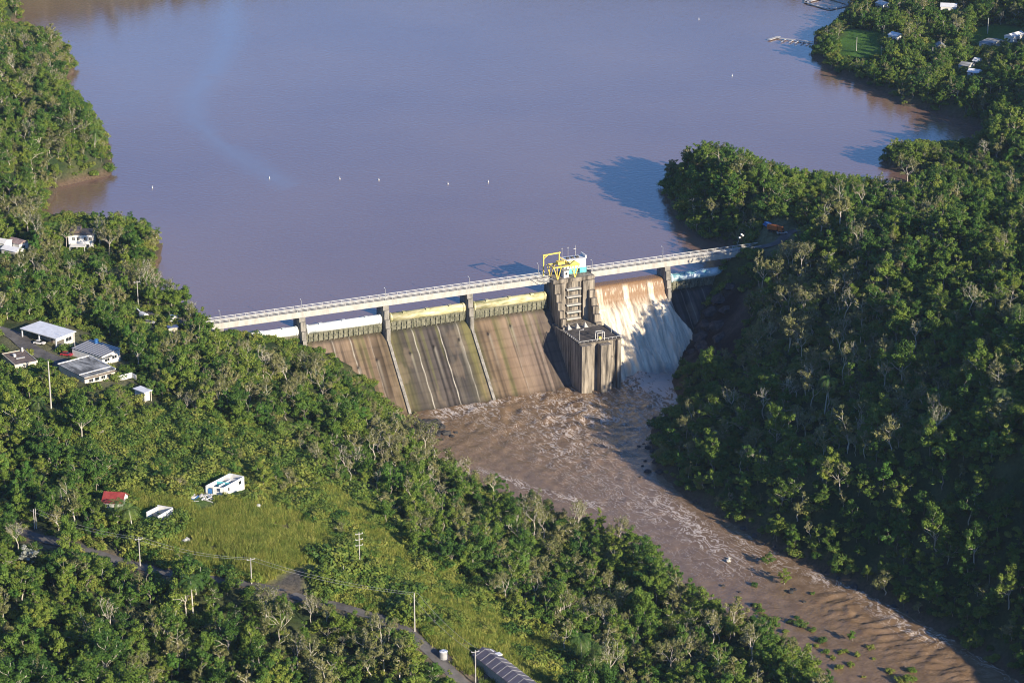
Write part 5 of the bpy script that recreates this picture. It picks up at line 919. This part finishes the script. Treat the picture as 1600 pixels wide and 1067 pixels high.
ok &= ~((sdist(TX, TY, Z_lawn5) < 1) & (rs.rand(len(TX)) < .6))
for rw, w in ((road_w, 4.2), (road2_w, 5.5), (road3_w, 4.5), (road4_w, 5.0), (track_w, 4)): ok &= seg_dist(TX, TY, rw) > w
for (ex, ey, er) in EXC: ok &= np.hypot(TX - ex, TY - ey) > er
ok &= rs.rand(len(TX)) < .93
idx = np.where(ok)[0]; TX, TY, TZ0, ppx, ppy, inm, dl, dr_ = (a[idx] for a in (TX, TY, TZ0, ppx, ppy, inm, dl, dr_)); N = len(TX)
pale_n = fbm(TX / 16 + 7, TY / 16 + 3, 3); hot = np.zeros(N)
for (cx_, cy_, rx_, ry_, w_) in ((1270, 540, 120, 150, 1.), (1330, 650, 150, 55, 1.), (700, 700, 140, 90, .9), (880, 860, 90, 90, .9), (60, 420, 140, 60, .7), (220, 440, 60, 60, .6), (460, 600, 120, 70, .8), (90, 90, 50, 60, .8), (150, 240, 40, 60, .4), (560, 1010, 240, 50, .7), (1130, 1000, 120, 60, .6), (60, 260, 60, 60, .5), (1250, 420, 60, 60, .5)): hot = np.maximum(hot, w_ * np.exp(-((ppx - cx_) / rx_) ** 2 - ((ppy - cy_) / ry_) ** 2))
pr = rs.rand(N); isbare = pr < np.clip(.03 + .75 * hot * sstep(.38, .58, pale_n), 0, .6)
gv = rs.choice(12, N, p=[.11, .12, .09, .11, .1, .08, .08, .07, .07, .06, .05, .06]); olive = (rs.rand(N) < hot * .4); gv[olive] = 6
bv = rs.choice(7, N); sc = .5 + .8 * rs.rand(N) ** 1.3; sc *= np.where(np.minimum(dl, dr_) < 8, .8, 1.0); sc *= np.where(inm, .4 + .3 * rs.rand(N), 1); rot = rs.rand(N) * 6.283
hts = np.where(isbare, np.array([b[2] for b in BARE])[bv] * 1.08, np.array([g[2] for g in GREEN])[gv]); crs = np.where(isbare, 3.4, np.array([g[3] for g in GREEN])[gv])
alive = np.ones(N, bool)
rp_px = [smooth_line(r_, 4) for r_ in ROADV]
for i in range(N):
    for att in range(7):
        H_ = hts[i] * sc[i]; r_ = crs[i] * sc[i]; pts = []
        for (fx_, fz) in ((0, 1.0), (-.8, .75), (.8, .75), (-.9, .5), (.9, .5), (0, .6)):
            a, b = proj(TX[i] + fx_ * r_, TY[i], TZ0[i] + fz * H_); pts.append((float(a), float(b)))
        pa = np.array(pts); bad = inside(pa[:, 0], pa[:, 1], K_dam).any() or (inside(pa[:, 0], pa[:, 1], K_lake).any())
        if not bad:
            x0, x1, y0, y1 = pa[:, 0].min(), pa[:, 0].max(), pa[:, 1].min(), ppy[i]
            for (a, b, c_, d_) in RECTS:
                if x0 < c_ and x1 > a and y0 < d_ and y1 > b and ppy[i] > d_ - 2: bad = True; break
        if not bad and 600 < ppy[i]:
            for L_ in rp_px:
                for q_ in L_:
                    if x0 + 5 < q_[0] < x1 - 5 and y0 < q_[1] < y1: bad = True; break
                if bad: break
        if not bad: break
        sc[i] *= .84
    if bad or sc[i] < .24: alive[i] = False
TX, TY, TZ0, ppx, ppy, inm, isbare, gv, bv, sc, rot, hts = (a[alive] for a in (TX, TY, TZ0, ppx, ppy, inm, isbare, gv, bv, sc, rot, hts)); N = len(TX)
vis = (ppx > -15) & (ppx < 1615) & (ppy > 5) & (ppy - hts * sc * 4 < 1067)
dist = np.sqrt(TX ** 2 + (TY - CAM_Y) ** 2 + (TZ0 - CAM_H) ** 2); big = hts * sc / dist
def region(px, py):
    if py < 330 and px < 300: return 'on the far left lake shore'
    if px < 330 and py < 480: return 'on the wooded left point by the lake'
    if px > 1180 and py < 240: return 'on the far right shore across the lake'
    if px > 1010 and py < 400: return 'on the headland right of the dam'
    lb = np.interp(px, [600, 760, 1000, 1180, 1310], [650, 750, 830, 960, 1067])
    if px > 1000 and (py < np.interp(px, [1000, 1060, 1200, 1400, 1600], [700, 770, 850, 945, 1060])): return ('low on the shaded right hillside above the river' if py > np.interp(px, [1000, 1300, 1600], [560, 700, 780]) else 'high on the sunlit right hillside')
    if px < 760 and py > np.interp(px, [0, 215, 400, 640, 720], [830, 890, 920, 1000, 1067]): return 'in the forest below the lane at bottom left'
    if px > 520: return 'on the sunlit left bank between open slope and river'
    if py < 640: return 'on the slope between the houses and the dam'
    return 'around the houses and the grassy clearing'
def place_tree(proto, x, y, z, s, r, name, label, cat, group, ln='crown', tn='trunk'):
    o = empty(name, (x, y, z), r); o.scale = (s, s, s * random.uniform(.85, 1.2)); o.rotation_euler = (random.uniform(-.08, .08), random.uniform(-.08, .08), r); tag(o, label, cat, group); c = link(ln, proto[0], o)
    if proto[1] is not None: link(tn, proto[1], o)
    return o, c
# protos referenced by the stuff objects: first individual of each variant
first = {}
gidx = np.where(vis & ~isbare)[0]; gsel = list(gidx[np.argsort(-big[gidx])][:282])
for k in range(12):
    if k not in set(gv[gsel]): gsel.append(gidx[gv[gidx] == k][0])
bidx = np.where(vis & isbare)[0]; bsel = list(bidx[np.argsort(-big[bidx])][:290])
DESC = ['round crowned green tree', 'tall leafy green tree', 'bright green tree', 'broad green tree', 'small dense green tree', 'tall narrow green tree', 'thin olive brown tree', 'spreading green tree', 'large leafy tree', 'low bright green tree', 'tall olive tree', 'open crowned green tree']
BD = ['bare grey tree', 'tall pale sparse tree', 'pale branching tree', 'bare whitish tree', 'half bare yellowish tree', 'slim leafless tree', 'tall half bare tree']
for i in gsel:
    rg = region(ppx[i], ppy[i]); o, c = place_tree(GREEN[gv[i]], TX[i], TY[i], TZ0[i], sc[i], rot[i], 'broadleaf_tree', DESC[gv[i]] + ' ' + rg, 'tree', DESC[gv[i]].replace('tree', 'trees') + ' ' + rg); first.setdefault(('g', gv[i]), o)
for i in bsel:
    rg = region(ppx[i], ppy[i]); o, c = place_tree(BARE[bv[i]], TX[i], TY[i], TZ0[i], sc[i] * 1.15, rot[i], 'bare_tree', BD[bv[i]] + ' ' + rg, 'tree', BD[bv[i]].replace('tree', 'trees', 1) + ' ' + rg); first.setdefault(('b', bv[i]), o)
def scatter(name, pts, scl, rotz, var, protos, label, cat):
    """one stuff object: points that carry instances of the given meshes' owners"""
    me = bpy.data.meshes.new(name); me.vertices.add(len(pts)); me.vertices.foreach_set('co', np.asarray(pts, np.float32).ravel()); fattr(me, 'scl', scl); fattr(me, 'rz', rotz); fattr(me, 'var', var); o = link(name, me)
    g = bpy.data.node_groups.new(name, 'GeometryNodeTree'); g.interface.new_socket('Geometry', in_out='INPUT', socket_type='NodeSocketGeometry'); g.interface.new_socket('Geometry', in_out='OUTPUT', socket_type='NodeSocketGeometry')
    n = g.nodes; l = g.links; gi = n.new('NodeGroupInput'); go = n.new('NodeGroupOutput'); jn = n.new('GeometryNodeJoinGeometry'); l.new(jn.outputs[0], go.inputs[0])
    def na(nm): a = n.new('GeometryNodeInputNamedAttribute'); a.data_type = 'FLOAT'; a.inputs[0].default_value = nm; return a.outputs[0]
    s_, r_, v_ = na('scl'), na('rz'), na('var'); cx = n.new('ShaderNodeCombineXYZ'); l.new(r_, cx.inputs[2])
    for k, ob in protos:
        cp = n.new('FunctionNodeCompare'); cp.data_type = 'FLOAT'; cp.operation = 'EQUAL'; cp.inputs['Epsilon'].default_value = .3; l.new(v_, cp.inputs[0]); cp.inputs[1].default_value = k
        for ch in ob.children:
            oi = n.new('GeometryNodeObjectInfo'); oi.transform_space = 'ORIGINAL'; oi.inputs['Object'].default_value = ch; oi.inputs['As Instance'].default_value = True
            ip = n.new('GeometryNodeInstanceOnPoints'); l.new(gi.outputs[0], ip.inputs['Points']); l.new(cp.outputs[0], ip.inputs['Selection']); l.new(oi.outputs['Geometry'], ip.inputs['Instance']); l.new(cx.outputs[0], ip.inputs['Rotation']); l.new(s_, ip.inputs['Scale']); l.new(ip.outputs[0], jn.inputs[0])
    md = o.modifiers.new('scatter', 'NODES'); md.node_group = g; return tag(o, label, cat, None, 'stuff')
used = set(gsel) | set(bsel); rest = np.array([i for i in range(N) if i not in used])
gp = [(k, first[('g', k)]) for k in range(12)] + [(20 + k, first[('b', k)]) for k in range(7) if ('b', k) in first]
regs = np.array([('right' if (ppx[i] > 1000) else ('lake' if ppy[i] < 480 else 'left')) for i in rest])
far = np.array([ppx[i] > 1180 and ppy[i] < 240 for i in rest])
for nm, sel, lb in (('forest', (regs == 'right') & ~far, 'dense forest covering the hill right of the dam and river'), ('forest', far, 'shaded forest on the far right shore beyond the lake'), ('forest', regs == 'lake', 'forest along the left lake shore and wooded point'), ('forest', regs == 'left', 'forest covering the slopes left of the river')):
    ii = rest[sel]; vv = np.where(isbare[ii], 20 + bv[ii], gv[ii]).astype(float); scatter(nm, np.stack([TX[ii], TY[ii], TZ0[ii]], 1), sc[ii], rot[ii], vv, gp, lb, 'forest')
print('TREES', N, 'individual', len(gsel), len(bsel), 'stuff', len(rest))
# ------------------------------------------------------------------ palms, lone trees
for k, (px, py, s, lb) in enumerate(((302, 968, 1.15, 'feathery palm rising in the dark forest below the lane'), (207, 828, 1.0, 'bright drooping palm between the red roofed cottage and the roofless shell'), (184, 822, .8, 'palm half hidden left of the bright drooping palm'), (192, 812, .75, 'small palm just below the red roofed cottage'), (100, 812, 1.0, 'palm in the shade left of the red roofed cottage'), (76, 805, .95, 'palm beside the left lane poles'), (128, 690, .9, 'palm on the weedy slope below the houses'), (930, 1062, 1.25, 'tall palm at the bottom of the left bank'), (912, 1058, 1.1, 'shorter palm left of the tall one at the bottom of the left bank'), (148, 236, 1.2, 'tall royal palm on the far left lake shore'), (152, 222, 1.1, 'royal palm standing behind its taller neighbour on the left lake shore'), (60, 180, 1.0, 'palm high in the far left forest'), (1288, 690 - 40, 1.1, 'palm on the right hillside'), (1560, 655, 1.2, 'spreading palm near the right edge of the right hillside'), (1590, 540, 1.1, 'palm at the right edge of the picture high on the hillside'), (62, 660, .9, 'palm on the slope below the tall concrete pole'))):
    p = G(px, py); place_tree(PALM[k % 2], p[0], p[1], p[2], s * 1.25, k * 1.3, 'palm_tree', lb, 'palm tree', None, 'fronds')
for k, (px, py, gvk, s, lb) in enumerate(((1094, 762, 2, .75, 'bright lone tree catching sun low on the shaded right bank'), (285, 506, 3, .75, 'dark green tree between the white box cabin and the lake'), (1185, 745, 5, .8, 'slim lone tree above the shaded right bank'), (308, 520, 2, .8, 'bright green tree at the left end of the dam bridge'))):
    p = G(px, py); place_tree(GREEN[gvk], p[0], p[1], p[2], s, k, 'broadleaf_tree', lb, 'tree', None)
bshrub = []
for k, (px, py, s, lb) in enumerate(((1198, 872 + 10, .5, 'small tree standing in the river above the mudflat'), (1225, 912, .5, 'leafy small tree in mid river below the first one'), (1332, 1002, .5, 'bushy small tree in the middle of the mudflat'), (1212, 985, .42, 'green sapling at the left edge of the mudflat'))):
    p = P(px, py, RIV); place_tree(GREEN[7 if k < 2 else 2], p[0], p[1], p[2], s, k * 2., 'small_tree', lb, 'tree', None)
    first.setdefault(('s', k), None)
bl = [(1183, 948), (1188, 955), (1235, 972), (1250, 978), (1270, 985), (1322, 1018), (1340, 1025), (1360, 1012), (1275, 1010), (1290, 1020), (1300, 1028), (1312, 1045), (1390, 1050), (1424, 1048), (1350, 1058), (1405, 1066), (1270, 928), (1180, 915), (1365, 1030), (1205, 972), (1226, 988), (1283, 1003), (1312, 1020), (1420, 1065), (1155, 935), (1245, 965), (1195, 962), (1215, 1000), (1260, 1030), (1330, 1040)]
rs2 = np.random.RandomState(4)
for k, (px, py) in enumerate(bl):
    p = P(px, py, RIV); v = k % 4; o, c = place_tree(BUSH[v], p[0], p[1], RIV, .55 + .45 * rs2.rand(), k, 'shrub', 'low olive green shrub standing in the shallow water of the mudflat', 'shrub', 'shrubs on the river mudflat', 'foliage', 'stem'); first.setdefault(('u', v), o)
for v in range(2):
    p = G(350 + 30 * v, 858); o, c = place_tree(TUFT[v], p[0], p[1], p[2], 1, v, 'grass_tuft', 'tall grass tuft in the clearing, ' + ('left one of two' if v == 0 else 'right one of two'), 'grass', None, 'blades'); first[('t', v)] = o
M['blossom'] = leafmat('white_blossom', [(.1, .14, .06), (.6, .6, .55), (.75, .75, .7)])
p = G(44, 884); place_tree(mk_broad(61, 8, 3.6, 26, .7, 'blossom', 'bark', .8), p[0], p[1], p[2], .95, 1.0, 'blossoming_tree', 'tree covered in white blossom or scraps at the left edge below the lane', 'tree', None)
# ------------------------------------------------------------------ undergrowth and grass
def sample(n, test, x0=-200, x1=330, y0=-330, y1=640):
    x = rs2.uniform(x0, x1, n); y = rs2.uniform(y0, y1, n); z = hg(x, y); a, b = proj(x, y, z); k = (a > -60) & (a < 1660) & (b > -20) & (b < 1130) & (sdist(x, y, lake) > .5) & (sdist(x, y, river) > .3)
    k &= test(x, y, z, a, b)
    for rw, w in ((road_w, 2.9), (road2_w, 3.8), (road3_w, 2.5), (road4_w, 3)): k &= seg_dist(x, y, rw) > w
    for (ex, ey, er) in EXC:
        k &= np.hypot(x - ex, y - ey) > er * .72
    u_, v_ = uv(x, y); k &= ~((u_ > -2) & (u_ < 248) & (v_ > -9) & (v_ < 26) & (z < -6.5 - np.maximum(v_, 0)))& ~((u_ > 230) & (u_ < 262) & (abs(v_ + 3) < 5)) & ~((u_ < 5) & (u_ > -7) & (abs(v_ + 3) < 5))
    return x[k], y[k], z[k]
bpro = [(v, first[('u', v)]) for v in range(4)]; tpro = [(v, first[('t', v)]) for v in range(2)]
def tmead(x, y, z, a, b): return (sdist(x, y, Z_meadow) < 4) & (sdist(x, y, Z_clear) > -1) & (sdist(x, y, Z_lot) > 0) & (sdist(x, y, Z_barn) > 0) & (sdist(x, y, Z_yard) > -1) & ((sdist(x, y, Z_corr) > 0) | (rs2.rand(len(x)) < .3)) & (fbm(x / 9, y / 9, 3) + rs2.rand(len(x)) * .4 > .63)
x, y, z = sample(90000, tmead, -180, 60, -300, 60); scatter('undergrowth', np.stack([x, y, z], 1), .45 + 1.9 * rs2.rand(len(x)) ** 2 * (.3 + fbm(x / 11, y / 11, 3)), rs2.rand(len(x)) * 6, np.where(fbm(x / 10 + 2, y / 10 + 7, 3) > .6, 2, rs2.choice(4, len(x), p=[.35, .25, .25, .15])).astype(float), bpro, 'tangled bushes and weeds covering the open slope', 'undergrowth'); n1 = len(x)
def tgr(x, y, z, a, b): return ((sdist(x, y, Z_meadow) < 3) | (sdist(x, y, Z_clear) < 2)) & (sdist(x, y, Z_lot) > 0) & ((fbm(x / 7 + 5, y / 7, 3) + rs2.rand(len(x)) * .3 > .56) | (sdist(x, y, Z_corr) < 0))
x, y, z = sample(110000, tgr, -180, 60, -300, 60); scatter('tall_grass', np.stack([x, y, z], 1), .45 + .5 * rs2.rand(len(x)), rs2.rand(len(x)) * 6, rs2.choice(2, len(x)).astype(float), tpro, 'yellow green tall grass in the clearing and along the slope', 'grass'); n2 = len(x)
def tfo(x, y, z, a, b): return (sdist(x, y, Z_meadow) > 2) & (sdist(x, y, Z_clear) > 2) & ((sdist(x, y, Z_house) > 0) | (fbm(x / 6, y / 6, 3) > .5)) & (sdist(x, y, Z_rabut) > 0) & (sdist(x, y, Z_barn) > 0) & (sdist(x, y, Z_rock) > -2) & (sdist(x, y, Z_lawn1) > 0) & (sdist(x, y, Z_lawn2) > 0) & (sdist(x, y, Z_lawn4) > 0) & (sdist(x, y, Z_lot) > 1)
x, y, z = sample(46000, tfo, -320, 340); scatter('undergrowth', np.stack([x, y, z], 1), .7 + .8 * rs2.rand(len(x)), rs2.rand(len(x)) * 6, rs2.choice(4, len(x), p=[.25, .45, .05, .25]).astype(float), bpro, 'dark undergrowth beneath the forest trees', 'undergrowth')
print('UNDER', n1, n2, len(x))


hz = MB(); hz.box(-9500, 9500, -9500, 9500, -60, 420); hm = bpy.data.materials.new('haze'); hm.use_nodes = True; hn = hm.node_tree.nodes; hn.clear(); ho = hn.new('ShaderNodeOutputMaterial'); hv = hn.new('ShaderNodeVolumePrincipled'); hv.inputs['Color'].default_value = (.62, .76, 1.0, 1); hv.inputs['Density'].default_value = 0.00003; hv.inputs['Anisotropy'].default_value = 0.2; hm.node_tree.links.new(hv.outputs[0], ho.inputs['Volume'])
hzo = hz.build('haze', hm, None); tag(hzo, 'thin blue air haze over the valley and lake', kind='stuff')

sb_ = bpy.data.meshes.new('spray'); import bmesh
bm_ = bmesh.new(); bmesh.ops.create_icosphere(bm_, subdivisions=3, radius=1.0)
for v_ in bm_.verts: v_.co.x *= 19; v_.co.y *= 6.5; v_.co.z *= 6
bm_.to_mesh(sb_); bm_.free(); sm_ = bpy.data.materials.new('spray'); sm_.use_nodes = True; n = sm_.node_tree.nodes; l = sm_.node_tree.links; n.clear(); ou = n.new('ShaderNodeOutputMaterial'); pv_ = n.new('ShaderNodeVolumePrincipled'); pv_.inputs['Color'].default_value = (.9, .87, .83, 1)
tc = n.new('ShaderNodeTexCoord'); dm = n.new('ShaderNodeVectorMath'); dm.operation = 'DIVIDE'; dm.inputs[1].default_value = (19, 6.5, 6); ln = n.new('ShaderNodeVectorMath'); ln.operation = 'LENGTH'; l.new(tc.outputs['Object'], dm.inputs[0]); l.new(dm.outputs[0], ln.inputs[0])
nz = n.new('ShaderNodeTexNoise'); nz.inputs['Scale'].default_value = .3; nz.inputs['Detail'].default_value = 3; l.new(tc.outputs['Object'], nz.inputs[0]); mr = n.new('ShaderNodeMapRange'); mr.inputs[1].default_value = 1.0; mr.inputs[2].default_value = 0; mr.inputs[3].default_value = 0; mr.inputs[4].default_value = .22; l.new(ln.outputs['Value'], mr.inputs[0])
mm = n.new('ShaderNodeMath'); mm.operation = 'MULTIPLY'; l.new(mr.outputs[0], mm.inputs[0]); l.new(nz.outputs[0], mm.inputs[1]); l.new(mm.outputs[0], pv_.inputs['Density']); l.new(pv_.outputs[0], ou.inputs['Volume']); sb_.materials.append(sm_)
so_ = link('spray', sb_); p = D(183.5, 30, -30.5); so_.location = tuple(p); so_.rotation_euler = (0, 0, DANG); tag(so_, 'pale spray hanging over the foot of the waterfall', kind='stuff')
